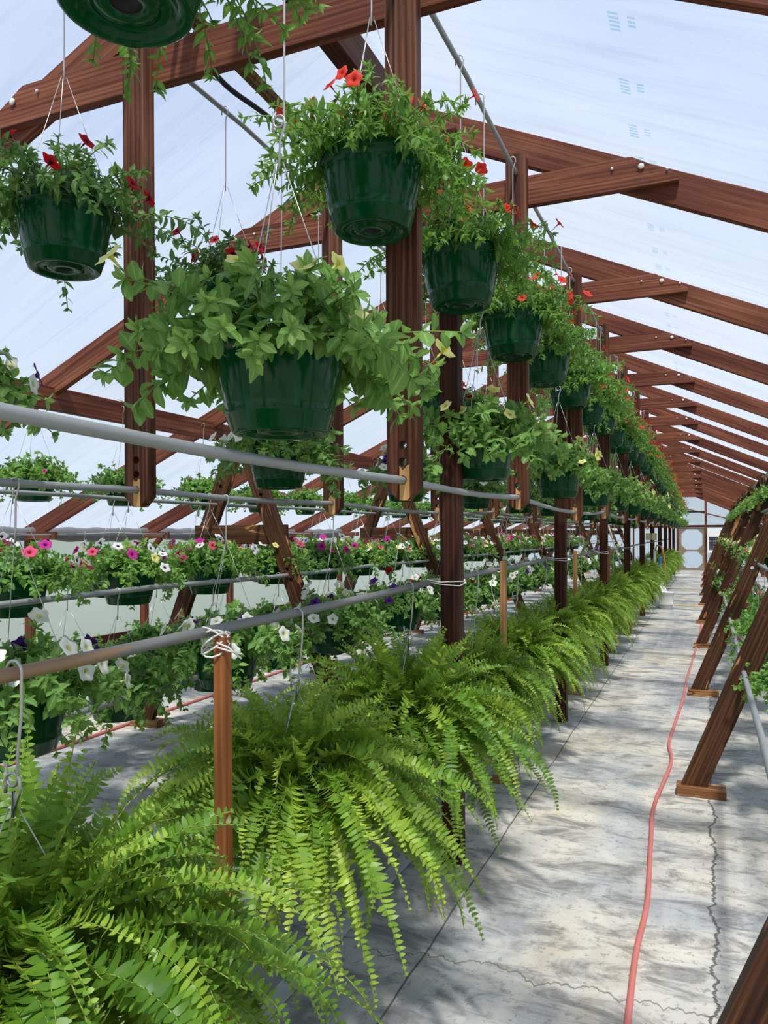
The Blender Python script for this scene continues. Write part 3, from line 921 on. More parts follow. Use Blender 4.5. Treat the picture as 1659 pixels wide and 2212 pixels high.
for k, y in enumerate(RF):
    t = fb if k == 0 else copy_tree(fb)
    t.location = (BX, y, 0)
    lab = ['dark slanted bench frame cut off by the lower corner of the photo',
           'slanted bench frame with a pale block foot beside the pink hose, nearest whole one'][k] if k < 2 else (
           '%s slanted bench frame beside the walkway, counting from the camera' % ORD[k] if k < 7 else 'distant slanted bench frame beside the walkway')
    tag(t, lab, 'bench frame', 'slanted frames of the bench beside the walkway')

# ------------------------------------------------------------------ hoses
hp = [(-0.03, 0.6), (-0.23, 2.0), (-0.245, 2.6), (-0.255, 3.05), (-0.245, 3.5), (-0.275, 4.2), (-0.29, 4.75), (-0.235, 5.65), (-0.27, 6.15), (-0.25, 6.9), (-0.215, 7.9), (-0.21, 8.8), (-0.16, 10.8), (-0.11, 13.0), (-0.09, 15.8)]
ho = tube('garden_hose', smooth_path([(x, y, 0.012) for x, y in hp], 8), 0.0115, M['hose'], None, 10)
tag(ho, 'pink-red garden hose lying along the walkway floor', 'hose')
hl = [(-4.45, Y0), (-4.47, 3.0), (-4.50, 5.2), (-4.55, 7.5), (-4.62, 10.0), (-4.58, 12.5), (-4.35, 15.0), (-4.3, 18.0)]
ho = tube('garden_hose', smooth_path([(x, y, 0.014) for x, y in hl], 8), 0.0135, M['hose'], None, 10)
tag(ho, 'red garden hose lying straight along the floor behind the A-frames', 'hose')

# ------------------------------------------------------------------ plants
def norm(a): return a / np.maximum(np.linalg.norm(a, axis=-1, keepdims=True), 1e-9)

class Leaves:
    ROWS = np.array([0.0, 0.16, 0.40, 0.70, 1.0])
    def __init__(self):
        self.p, self.d, self.n, self.L, self.W, self.cu, self.var = [], [], [], [], [], [], []
    def add(self, p, d, n, L, W, cu, var):
        self.p.append(p); self.d.append(d); self.n.append(n); self.L.append(L); self.W.append(W); self.cu.append(cu); self.var.append(var)
    def build(self, shape):
        p = np.array(self.p, float); d = norm(np.array(self.d, float)); n = np.array(self.n, float)
        n = norm(n - d * np.sum(n * d, axis=1, keepdims=True))
        s = np.cross(d, n)
        L = np.array(self.L)[:, None, None]; W = np.array(self.W)[:, None, None]; cu = np.array(self.cu)[:, None, None]
        t = self.ROWS[None, :, None]
        wid = np.array(shape)[None, :, None]
        cen = p[:, None, :] + d[:, None, :] * L * (t - 0.25 * np.abs(cu) * t ** 3) - n[:, None, :] * cu * L * t ** 2
        fold = 0.22 * W * wid
        l = cen + s[:, None, :] * W * wid * 0.5 + n[:, None, :] * fold * 0.5
        r = cen - s[:, None, :] * W * wid * 0.5 + n[:, None, :] * fold * 0.5
        Vv = np.stack([l, cen, r], axis=2)            # N,5,3,3
        Nn = len(p)
        Vv = Vv.reshape(Nn * 15, 3)
        q = []
        for i in range(4):
            for j in range(2):
                a = i * 3 + j
                q.append((a, a + 1, a + 4, a + 3))
        q = np.array(q)
        F = (q[None, :, :] + (np.arange(Nn) * 15)[:, None, None]).reshape(-1, 4)
        var = np.repeat(np.array(self.var), 15)
        rib = np.tile(np.array([0, 1, 0] * 5, float), Nn)
        return Vv, F, var, rib

OVATE = [0.10, 0.72, 1.0, 0.72, 0.02]
ROUND = [0.14, 0.80, 1.0, 0.86, 0.10]
BLUNT = [0.14, 0.60, 0.96, 0.95, 0.16]
LANCE = [0.16, 0.72, 0.95, 0.60, 0.02]

def flower_geo(R, rs, trumpet=True):
    """five-lobed funnel flower, opening along +Z; returns verts, faces, rad"""
    seg = 20
    prof = [(0.10, -0.55), (0.14, -0.25), (0.30, -0.06), (0.62, 0.02), (0.92, 0.02), (1.0, -0.02)]
    V, F, A = [], [], []
    ph = rs.random() * 6.28
    for i, (r, z) in enumerate(prof):
        for k in range(seg):
            a = 2 * PI * k / seg
            lobe = 1 + (0.13 * math.cos(5 * (a + ph)) + 0.02 * rs.uniform(-1, 1)) * max(0, (r - 0.3) / 0.7)
            zz = z + (0.05 * math.cos(5 * (a + ph)) + 0.03 * rs.uniform(-1, 1)) * max(0, (r - 0.3) / 0.7)
            V.append((R * r * lobe * math.cos(a), R * r * lobe * math.sin(a), R * zz))
            A.append([0.0, 0.12, 0.30, 0.62, 0.92, 1.0][i])
    for i in range(len(prof) - 1):
        for k in range(seg):
            k2 = (k + 1) % seg
            F.append((i * seg + k, i * seg + k2, (i + 1) * seg + k2, (i + 1) * seg + k))
    # outside of the tube, down to the calyx
    b = len(V)
    for (r, z) in ((0.10, -0.56), (0.06, -1.0)):
        for k in range(8):
            a = 2 * PI * k / 8
            V.append((R * r * math.cos(a), R * r * math.sin(a), R * z)); A.append(0.5)
    for k in range(8):
        F.append((b + k, b + (k + 1) % 8, b + 8 + (k + 1) % 8, b + 8 + k))
    nf = len(F)
    b = len(V)
    tube_geo([(0, 0, -R * 0.95), (R * 0.06, 0, -R * 1.4), (0, R * 0.05, -R * 0.9 - 0.030)], [R * 0.085, R * 0.05, R * 0.045], 5, False, V, F)
    A += [0.5] * (len(V) - b)
    return V, F, A, [0] * nf + [1] * (len(F) - nf)

FLM = {}
def flower_mesh(mat, R, v):
    key = (mat, round(R, 4), v)
    if key not in FLM:
        Vv, Ff, A, fi = flower_geo(R, random.Random(sum(map(ord, mat)) + v))
        FLM[key] = new_mesh('flower', Vv, Ff, [M[mat], M['stem']], fi, smooth=True, attrs={'rad': A})
    return FLM[key]

KINDS = {
    # leaf length, width, shape, leaf material, stems, stem len range, elevation range, droop, leaf spacing, skirt count, flower mats, flower radius, n flowers
    'cali':   dict(ll=(0.036, 0.064), ww=0.43, shape=LANCE, mat='leaf_cali', ns=185, sl=(0.16, 0.38), el=(-5, 88), dr=(0.7, 1.9), sp=0.0175, skirt=34, skl=0.072, fl=['p_red'], fr=0.025, nf=26),
    'petunia': dict(ll=(0.058, 0.096), ww=0.58, shape=BLUNT, mat='leaf_pet', ns=112, sl=(0.15, 0.35), el=(-12, 58), dr=(0.3, 1.3), sp=0.026, skirt=40, skl=0.092, fl=['p_yellow'], fr=0.036, nf=9),
    'dark':   dict(ll=(0.045, 0.080), ww=0.48, shape=OVATE, mat='leaf_dark', ns=100, sl=(0.16, 0.35), el=(-5, 85), dr=(0.6, 1.7), sp=0.021, skirt=34, skl=0.085, fl=['p_dark'], fr=0.031, nf=11),
    'white':  dict(ll=(0.050, 0.085), ww=0.58, shape=OVATE, mat='leaf_pet', ns=96, sl=(0.16, 0.36), el=(-10, 56), dr=(0.6, 1.9), sp=0.023, skirt=36, skl=0.085, fl=['p_white', 'p_white', 'p_white', 'p_purple'], fr=0.038, nf=19),
    'mixed':  dict(ll=(0.038, 0.066), ww=0.60, shape=OVATE, mat='leaf_bush', ns=110, sl=(0.14, 0.33), el=(-14, 56), dr=(0.5, 1.8), sp=0.021, skirt=38, skl=0.070, fl=['p_pink', 'p_eye', 'p_yellow', 'p_mag', 'p_eye'], fr=0.035, nf=16),
    'red_white': dict(ll=(0.050, 0.085), ww=0.58, shape=OVATE, mat='leaf_pet', ns=96, sl=(0.16, 0.36), el=(-10, 56), dr=(0.6, 1.9), sp=0.023, skirt=36, skl=0.085, fl=['p_white', 'p_dark', 'p_white', 'p_purple'], fr=0.042, nf=12),
    'plain':  dict(ll=(0.040, 0.068), ww=0.66, shape=ROUND, mat='leaf_bush', ns=105, sl=(0.15, 0.36), el=(-12, 58), dr=(0.7, 2.2), sp=0.022, skirt=38, skl=0.070, fl=['p_mag'], fr=0.016, nf=1),
}
POT_R, POT_B, POT_H = 0.179, 0.133, 0.248

def foliage(kind, seed, nfl=1.0, spread=1.0):
    """returns (mesh pieces) in pot coordinates: z = 0 at the pot's base"""
    K = KINDS[kind]
    rs = random.Random(seed * 101 + sum(map(ord, kind)))
    lv = Leaves()
    SV, SF = [], []
    tips = []
    lo, hi = K['ll']
    for s in range(K['ns']):
        az = 2 * PI * (s + rs.random()) / K['ns'] * 3.0
        u = (s + rs.random()) / K['ns']
        e0 = math.radians(K['el'][0] + (K['el'][1] - K['el'][0]) * u ** 0.9)
        r0 = POT_R * (0.85 - 0.75 * u) * rs.uniform(0.6, 1.0)
        p = np.array([r0 * math.cos(az), r0 * math.sin(az), POT_H - 0.02])
        d = np.array([math.cos(az) * math.cos(e0), math.sin(az) * math.cos(e0), math.sin(e0)])
        Ls = rs.uniform(*K['sl']) * (1.0 if u < 0.6 else 0.72) * spread
        if rs.random() < 0.12: Ls *= 1.3
        dr = rs.uniform(*K['dr'])
        n = max(4, int(Ls / K['sp']))
        st = Ls / n
        pts = [p.copy()]
        side = rs.random() * 6.28
        for i in range(n):
            d = d + np.array([rs.uniform(-.12, .12), rs.uniform(-.12, .12), -dr * st * (1.6 + 2.2 * i / n)])
            d /= np.linalg.norm(d)
            p = p + d * st
            pts.append(p.copy())
            if i < n * 0.22: continue
            side += 2.4
            # perpendicular frame
            a = np.cross(d, [0, 0, 1.0]); la = np.linalg.norm(a)
            a = a / la if la > 1e-3 else np.array([1.0, 0, 0])
            b = np.cross(a, d)
            for rep in range(2 if rs.random() < 0.55 else 1):
                sd = a * math.cos(side + rep * 2.9) + b * math.sin(side + rep * 2.9)
                ld = d * rs.uniform(0.15, 0.6) + sd * rs.uniform(0.8, 1.1) + np.array([0, 0, rs.uniform(-.35, .25)])
                nn = np.array([rs.uniform(-.35, .35), rs.uniform(-.35, .35), 1.0]) + d * 0.3
                tt = i / n
                Lf = rs.uniform(lo, hi) * (1.0 - 0.35 * tt)
                lv.add(p, ld, nn, Lf, Lf * K['ww'] * rs.uniform(.85, 1.15), rs.uniform(0.05, 0.55), min(1, max(0, rs.gauss(0.38 + 0.30 * tt, 0.15))))
        # rosette of young leaves at the tip
        for q in range(6):
            a_ = q * 2.4 + side
            a = np.cross(d, [0, 0, 1.0]); la = np.linalg.norm(a)
            a = a / la if la > 1e-3 else np.array([1.0, 0, 0])
            b = np.cross(a, d)
            sd = a * math.cos(a_) + b * math.sin(a_)
            Lf = lo * rs.uniform(0.55, 0.95)
            lv.add(p, d * (0.45 + 0.1 * q) + sd, d + np.array([0, 0, 0.4]) - sd * 0.3, Lf, Lf * K['ww'] * 0.8, rs.uniform(-0.1, 0.3), min(1, max(0, rs.gauss(0.80, 0.1))))
        tips.append((p.copy(), d.copy(), u))
        tube_geo([tuple(x) for x in pts[::2]] + [tuple(pts[-1])], 0.0022, 3, False, SV, SF)
    # leaves lapping over the rim
    for q in range(K['skirt']):
        az = 2 * PI * (q + rs.random() * 0.8) / K['skirt']
        rr = POT_R * rs.uniform(0.86, 1.04)
        p = np.array([rr * math.cos(az), rr * math.sin(az), POT_H + rs.uniform(-0.005, 0.06)])
        out = np.array([math.cos(az), math.sin(az), 0])
        e = rs.uniform(-1.1, 0.1)
        ld = out * math.cos(e) + np.array([rs.uniform(-.5, .5), rs.uniform(-.5, .5), math.sin(e)])
        Lf = K['skl'] * rs.uniform(0.7, 1.15)
        lv.add(p, ld, np.array([0, 0, 0.7]) + out * 0.9, Lf, Lf * K['ww'] * 1.15, rs.uniform(0.2, 0.9), min(1, max(0, rs.gauss(0.42, 0.15))))
    Vl, Fl, var, rib = lv.build(K['shape'])
    b = len(Vl)
    Vs = np.array(SV) if SV else np.zeros((0, 3))
    allV = np.vstack([Vl, Vs])
    faces = [tuple(f) for f in Fl.tolist()] + [tuple(i + b for i in f) for f in SF]
    fm = [0] * len(Fl) + [1] * len(SF)
    var = np.concatenate([var, np.full(len(Vs), 0.5)])
    rib = np.concatenate([rib, np.zeros(len(Vs))])
    # flowers sit at outer tips
    fl = []
    cand = [t for t in tips if t[0][2] > POT_H - 0.05 and (math.hypot(t[0][0], t[0][1]) > 0.13 or t[0][2] > POT_H + 0.12)]
    rs.shuffle(cand)
    for j, (p, d, u) in enumerate(cand[:int(K['nf'] * nfl)]):
        mat = K['fl'][j % len(K['fl'])]
        out = np.array([p[0], p[1], 0.0]); out = out / max(1e-6, np.linalg.norm(out))
        ax = out * rs.uniform(0.3, 1.1) + np.array([rs.uniform(-.4, .4), rs.uniform(-.4, .4), rs.uniform(0.1, 0.8)])
        ax = ax / np.linalg.norm(ax)
        R = K['fr'] * rs.uniform(0.82, 1.15)
        fl.append((p + ax * (R * 0.9 + 0.02) + np.array([0, 0, 0.012]), ax, mat, R, j % 3))
    return allV, faces, fm, var, rib, fl

FOL = {}
def get_foliage(kind, v, with_flowers):
    key = (kind, v, with_flowers)
    if key in FOL: return FOL[key]
    V, F, fm, var, rib, fl = foliage(kind, v, {'cali': 3.4, 'petunia': 4.0, 'plain': 1.0}.get(kind, 1.35) if with_flowers else 1.0)
    K = KINDS[kind]
    mats = [M[K['mat']], M['stem']]
    rad = np.zeros(len(V))
    if with_flowers and fl:
        V = V.tolist(); rad = rad.tolist(); var = var.tolist(); rib = rib.tolist()
        for (p, ax, mat, R, vv) in fl:
            if M[mat] not in mats: mats.append(M[mat])
            mi = mats.index(M[mat])
            q = Vector(ax).to_track_quat('Z', 'Y').to_matrix()
            fv, ff, fa_, fi = flower_geo(R, random.Random(vv + 11))
            b = len(V)
            for x in fv:
                w = q @ Vector(x)
                V.append((w.x + p[0], w.y + p[1], w.z + p[2]))
            rad += fa_; var += [0.5] * len(fv); rib += [0.0] * len(fv)
            F = F + [tuple(i + b for i in f) for f in ff]
            fm = fm + [mi if q_ == 0 else 1 for q_ in fi]
    me = new_mesh('foliage', V, F, mats, fm, True, {'var': var, 'rib': rib, 'rad': rad})
    FOL[key] = (me, fl)
    return FOL[key]

def pot_mesh(R, B, Hh, seg=44):
    prof_out = [(0.030, 0.010), (0.034, 0.004), (0.062, 0.004), (0.064, 0.012), (0.098, 0.012), (0.100, 0.003), (B - 0.008, 0.0), (B, 0.006),
                (B + 0.012, 0.048), (B + 0.015, 0.050), (B + 0.0135, 0.054)]
    n = 7
    for i in range(1, n + 1):
        t = i / n
        zz = 0.054 + (Hh - 0.032 - 0.054) * t
        prof_out.append((B + 0.0135 + (R - 0.006 - B - 0.0135) * (1 - (1 - t) ** 1.35), zz))
    prof_out += [(R + 0.002, Hh - 0.030), (R + 0.005, Hh - 0.027), (R + 0.006, Hh - 0.004), (R + 0.003, Hh), (R - 0.004, Hh), (R - 0.010, Hh - 0.03), (R - 0.014, Hh - 0.055)]
    V, F = lathe_geo(prof_out, seg)
    fm = [0] * len(F)
    # dark drain recess under the base
    b = len(V)
    V2, F2 = lathe_geo([(0.030, 0.010), (0.028, 0.022), (0.001, 0.022)], seg)
    V += V2; F += [tuple(i + b for i in f) for f in F2]; fm += [2] * len(F2)
    b = len(V)
    V2, F2 = lathe_geo([(R - 0.0135, Hh - 0.05), (R * 0.6, Hh - 0.035), (0.001, Hh - 0.03)], seg)
    V += V2; F += [tuple(i + b for i in f) for f in F2]; fm += [1] * len(F2)
    return new_mesh('pot', V, F, [M['pot'], M['soil'], M['black']], fm, True)
POTM = pot_mesh(POT_R, POT_B, POT_H)
FPOTM = pot_mesh(0.150, 0.105, 0.23)

HGM = {}
def hanger(R, zr, apex, top, parent, rz):
    h = obj('wire_hanger', hanger_mesh(R, zr, apex, top), parent)
    h.rotation_euler = (0, 0, rz)
    obj('hook', hanger_mesh(R, zr, apex, top, True), h)
    return h

def hanger_mesh(R, zr, apex, top, hook=False, rr=0.0016):
    """three wires from the rim up to an apex, then a hook reaching 'top' (heights above the pot's base)"""
    key = (round(R, 3), round(zr, 3), round(apex, 3), round(top, 3), hook, rr)
    if key in HGM: return HGM[key]
    V, F = [], []
    for k in range(0 if hook else 3):
        a = 2 * PI * k / 3 + 0.5
        x, y = (R + 0.004) * math.cos(a), (R + 0.004) * math.sin(a)
        tube_geo([(x, y, zr - 0.02), (x * 1.0, y * 1.0, zr + 0.01), (x * 0.45, y * 0.45, zr + (apex - zr) * 0.58), (x * 0.06, y * 0.06, apex)], rr, 5, True, V, F)
    # twisted shank and hook, opening in the pipe's cross-section (x-z plane)
    r = 0.019
    zc = top - r * 0.2
    shank = [(0, 0, apex - 0.02), (0.002, 0, apex + 0.03), (0.004, 0, zc - 0.05), (r, 0, zc - 0.012)]
    arc = [(r * math.cos(a), 0, zc + r * math.sin(a)) for a in np.linspace(0, PI * 1.08, 9)]
    if hook: tube_geo(shank + arc[1:] + [(-r * 1.02, 0, zc - 0.022)], rr * 2.2, 6, True, V, F)
    HGM[key] = new_mesh('hook' if hook else 'wire_hanger', V, F, [M['wire']], smooth=True)
    return HGM[key]

def ext_hook_mesh(length, rr=0.0032):
    """long rod: crook over the pipe at z = 0, open hook at z = -length"""
    V, F = [], []
    r = 0.021
    top = [(-r, 0, -0.030)] + [(r * math.cos(a), 0, r * math.sin(a)) for a in np.linspace(PI, 0, 9)]
    rod = [(r, 0, -0.05), (0.018, 0.002, -length * 0.35), (0.012, -0.002, -length * 0.7), (0.008, 0, -length + 0.05)]
    rb_ = 0.016
    low = [(-rb_ * math.cos(a) - 0.008, 0, -length + rb_ - rb_ * math.sin(a)) for a in np.linspace(PI, 0, 9)]
    low = [(x, y, z) for (x, y, z) in low] + [(-0.026, 0, -length + 0.045)]
    tube_geo(top + rod + low, rr, 7, True, V, F)
    return new_mesh('hook', V, F, [M['wire']], smooth=True)

def put_basket(kind, v, x, y, zb, ztop, rotz, near, label, group, scale=1.0, apex_h=0.50, name='hanging_basket'):
    t = empty(name, (x, y, zb), rotz)
    t.scale = (scale, scale, scale)
    obj('pot', POTM, t)
    me, fl = get_foliage(kind, v, not near)
    obj('foliage', me, t)
    topv = (ztop - zb) / scale
    apex = min(POT_H + apex_h, topv - 0.06)
    hanger(POT_R, POT_H, apex, topv, t, -rotz)
    if near:
        for (p, ax, mat, R, vv) in fl:
            f = obj('flower', flower_mesh(mat, KINDS[kind]['fr'], vv), t, tuple(p))
            f.rotation_mode = 'QUATERNION'
            f.rotation_quaternion = Vector(ax).to_track_quat('Z', 'Y')
            s = R / KINDS[kind]['fr']
            f.scale = (s, s, s)
    tag(t, label, 'hanging basket', group)
    return t

def row(kinds, x, ys, zb, ztop, group, near_to, lab, special=None, far_lab=None, nlab=10, scale=1.0, jit=0.02, usedrop=False, nv=3, apex_h=0.50, seed=0):
    rs = random.Random(seed * 17 + 5)
    out = []
    for i, y in enumerate(ys):
        k = kinds[i % len(kinds)]
        d = drop(y) if usedrop else 0.0
        if special and i in special: l = special[i]
        elif i < nlab: l = lab % ORD[i]
        else: l = far_lab
        out.append(put_basket(k, (i * 7 + seed) % nv, x + rs.uniform(-jit, jit) * 0.5, y + rs.uniform(-jit, jit), zb + d + rs.uniform(-0.012, 0.012), ztop + d,
                              rs.random() * 6.28, y < near_to, l, group, scale * rs.uniform(0.96, 1.04), apex_h))
    return out

# --- high rows on the upper pipes
row(['cali'], XR, [1.20, 2.41, 3.40, 4.42, 5.45, 6.45] + [7.45 + 1.02 * i for i in range(25)], 2.635, 3.78, 'red calibrachoa baskets on the high pipe', 8.0,
    '%s red-flowered basket on the high pipe beside the walkway, counting from the camera',
    {0: 'green hanging pot seen from right beneath, cut off by the photo top',
     1: 'big green pot of coral-red flowers hanging against the tall post, seen from below'},
    'small distant red-flowered basket in the high row beside the walkway', 10, 1.0, usedrop=True, seed=1)
row(['dark'], XL, [2.28, 3.36, 4.38, 5.40] + [6.42 + 1.05 * i for i in range(22)], 2.635, 3.80, 'dark red petunia baskets on the other high pipe', 7.5,
    '%s dark-red-flowered basket on the high pipe away from the walkway, counting from the camera',
    {0: 'green pot of dark red petunias beside the hanging post, nearest the photo edge',
     1: 'dark red petunia basket mostly hidden behind the big yellow-flowered basket'},
    'small distant dark-red-flowered basket in the high row away from the walkway', 8, 1.0, usedrop=True, seed=2)

HOOK_GROUP = 'long steel hooks'
def hang_long(kind, x, ys, zb, ztop, group, near_to, lab, special, far_lab, hlab, seed, nlab):
    rs = random.Random(seed)
    for i, y in enumerate(ys):
        d = drop(y) * 0.3
        if special and i in special: l = special[i]
        elif i < nlab: l = lab % ORD[i]
        else: l = far_lab
        sc = rs.uniform(0.97, 1.04)
        zz = zb + d
        if i < 5:
            mid = zz + (POT_H + 0.60) * sc
            put_basket(kind, i % 3, x, y, zz, mid + 0.012, rs.random() * 6.28, y < near_to, l, group, sc, 0.50)
            hk = obj('steel_hook', ext_hook_mesh(ztop + drop(y) - mid + 0.005), None, (x + 0.008, y, ztop + drop(y)))
            tag(hk, hlab % ORD[i], 'hook', HOOK_GROUP)
        else:
            put_basket(kind, i % 3, x, y, zz, ztop + drop(y), rs.random() * 6.28, False, l, group, sc, 0.50)
hang_long('petunia', XR, [1.78, 3.74, 5.95, 7.96, 10.0] + [12.04 + 2.04 * i for i in range(10)], 1.865, 3.78, 'yellow petunia baskets beside the walkway', 9.0,
    '%s yellow-flowered basket above the low pipe beside the walkway, counting from the camera',
    {0: 'largest green pot, broad pale leaves and few yellow petunias, hanging before two posts'},
    'small distant yellow-flowered basket in the row above the fern walkway', '%s long steel hook holding a yellow-flowered basket, counting from the camera', 31, 9)
hang_long('white', XL, [1.72, 3.88, 5.92, 8.0, 10.1] + [12.2 + 2.1 * i for i in range(8)], 1.865, 3.80, 'white petunia baskets behind the walkway row', 8.0,
    '%s white-flowered basket hung just above the inner pipe, counting from the camera',
    {0: 'leafy basket cut off by the photo edge, just above the big pipe',
     1: 'white-flowered green pot hanging directly below the largest yellow-flowered pot'},
    'small distant white-flowered basket above the inner pipe', '%s long steel hook holding a white-flowered basket, counting from the camera', 32, 8)

# --- benches left of the fern row
row(['white', 'white', 'white', 'red_white', 'red_white'], XL, [2.02, 3.33, 4.55, 5.75] + [6.95 + 1.2 * i for i in range(13)], 0.83, 1.79, 'white petunia baskets behind the rail', 9.0,
    '%s white-petunia basket just behind the rusty rail, counting from the camera',
    {0: 'green pot of white petunias hanging behind the rusty end of the rail',
     1: 'basket full of white petunias right behind the tied stake',
     2: 'basket with purple and white petunias between tied stake and nearest square post'},
    'distant white-petunia basket low behind the fern row', 9, 1.0, seed=3)
xm = leg_x(1.87, 1)
row(['mixed'], xm, [2.80 + 0.82 * i for i in range(22)], 1.20, 1.87, 'mixed petunia baskets on the A-frame pipe', 7.5,
    '%s basket of pink, white and yellow petunias on the A-frame front pipe, from the camera', None,
    'distant basket of mixed petunias along the A-frame front pipe', 9, 0.94, seed=4, apex_h=0.36)
row(['mixed'], leg_x(1.85, -1) - 0.05, [3.1 + 0.95 * i for i in range(19)], 1.18, 1.85, 'mixed petunia baskets on the A-frame rear pipe', 6.5,
    '%s basket of mixed petunias on the A-frame rear pipe, counting from the camera', None,
    'distant basket of mixed petunias along the A-frame rear pipe', 7, 0.94, seed=5, apex_h=0.36)
row(['plain'], leg_x(1.30, 1), [2.45 + 0.84 * i for i in range(16)], 0.60, 1.30, 'leafy baskets under the A-frame middle pipe', 6.5,
    '%s leafy basket low under the middle A-frame pipe, counting from the camera', None,
    'distant leafy basket low under the middle A-frame pipe', 8, 0.95, seed=6, apex_h=0.34)
row(['plain'], leg_x(1.30, -1), [3.8 + 0.9 * i for i in range(13)], 0.60, 1.30, 'leafy baskets at the back of the A-frames', 5.0,
    '%s leafy basket low at the back of the A-frames, counting from the camera', None,
    'distant leafy basket low at the back of the A-frames', 6, 0.92, seed=7, apex_h=0.34)
row(['plain'], -4.80, [4.45, 5.44, 6.62] + [7.7 + 1.1 * i for i in range(20)], 1.86, 2.74, 'leafy baskets under the purlin beam', 7.0,
    '%s flowerless leafy basket hanging from the purlin beam, counting from the camera', None,
    'distant flowerless leafy basket hanging from the purlin beam', 8, 0.90, seed=8)
row(['mixed'], -6.95, [7.15 + 1.55 * i for i in range(5)], 0.86, 1.63, 'baskets along the side wall', 5.0,
    '%s petunia basket hanging from the thin side wall pipe, counting from the camera', None, '', 8, 0.95, seed=9, apex_h=0.40)
# --- bench right of the walkway
row(['mixed', 'petunia', 'plain'], leg_x(1.87, -1, BX) + 0.04, [9.2 + 0.85 * i for i in range(24)], 1.17, 1.87, 'baskets on the upper bench pipe beyond the walkway', 5.0,
    '%s basket on the upper pipe of the bench beyond the walkway, counting from the camera', None,
    'distant basket on the upper pipe of the bench beyond the walkway', 8, 0.86, seed=10, apex_h=0.36)
row(['plain', 'mixed', 'plain'], leg_x(1.30, -1, BX) + 0.03, [4.72, 5.62, 6.5] + [7.4 + 0.88 * i for i in range(20)], 0.60, 1.30, 'low baskets on the bench beyond the walkway', 7.0,
    '%s low leafy basket on the slanted bench beside the walkway, counting from the camera', None,
    'distant low basket on the slanted bench beside the walkway', 8, 0.82, seed=11, apex_h=0.34)
row(['plain'], BX, [11.5 + 0.95 * i for i in range(18)], 1.92, 2.52, 'leafy baskets along the bench peaks beyond the walkway', 5.0,
    '%s leafy basket along the bench peaks beyond the walkway, counting from the camera', None,
    'distant leafy basket along the bench peaks beyond the walkway', 5, 0.85, seed=12, apex_h=0.30)

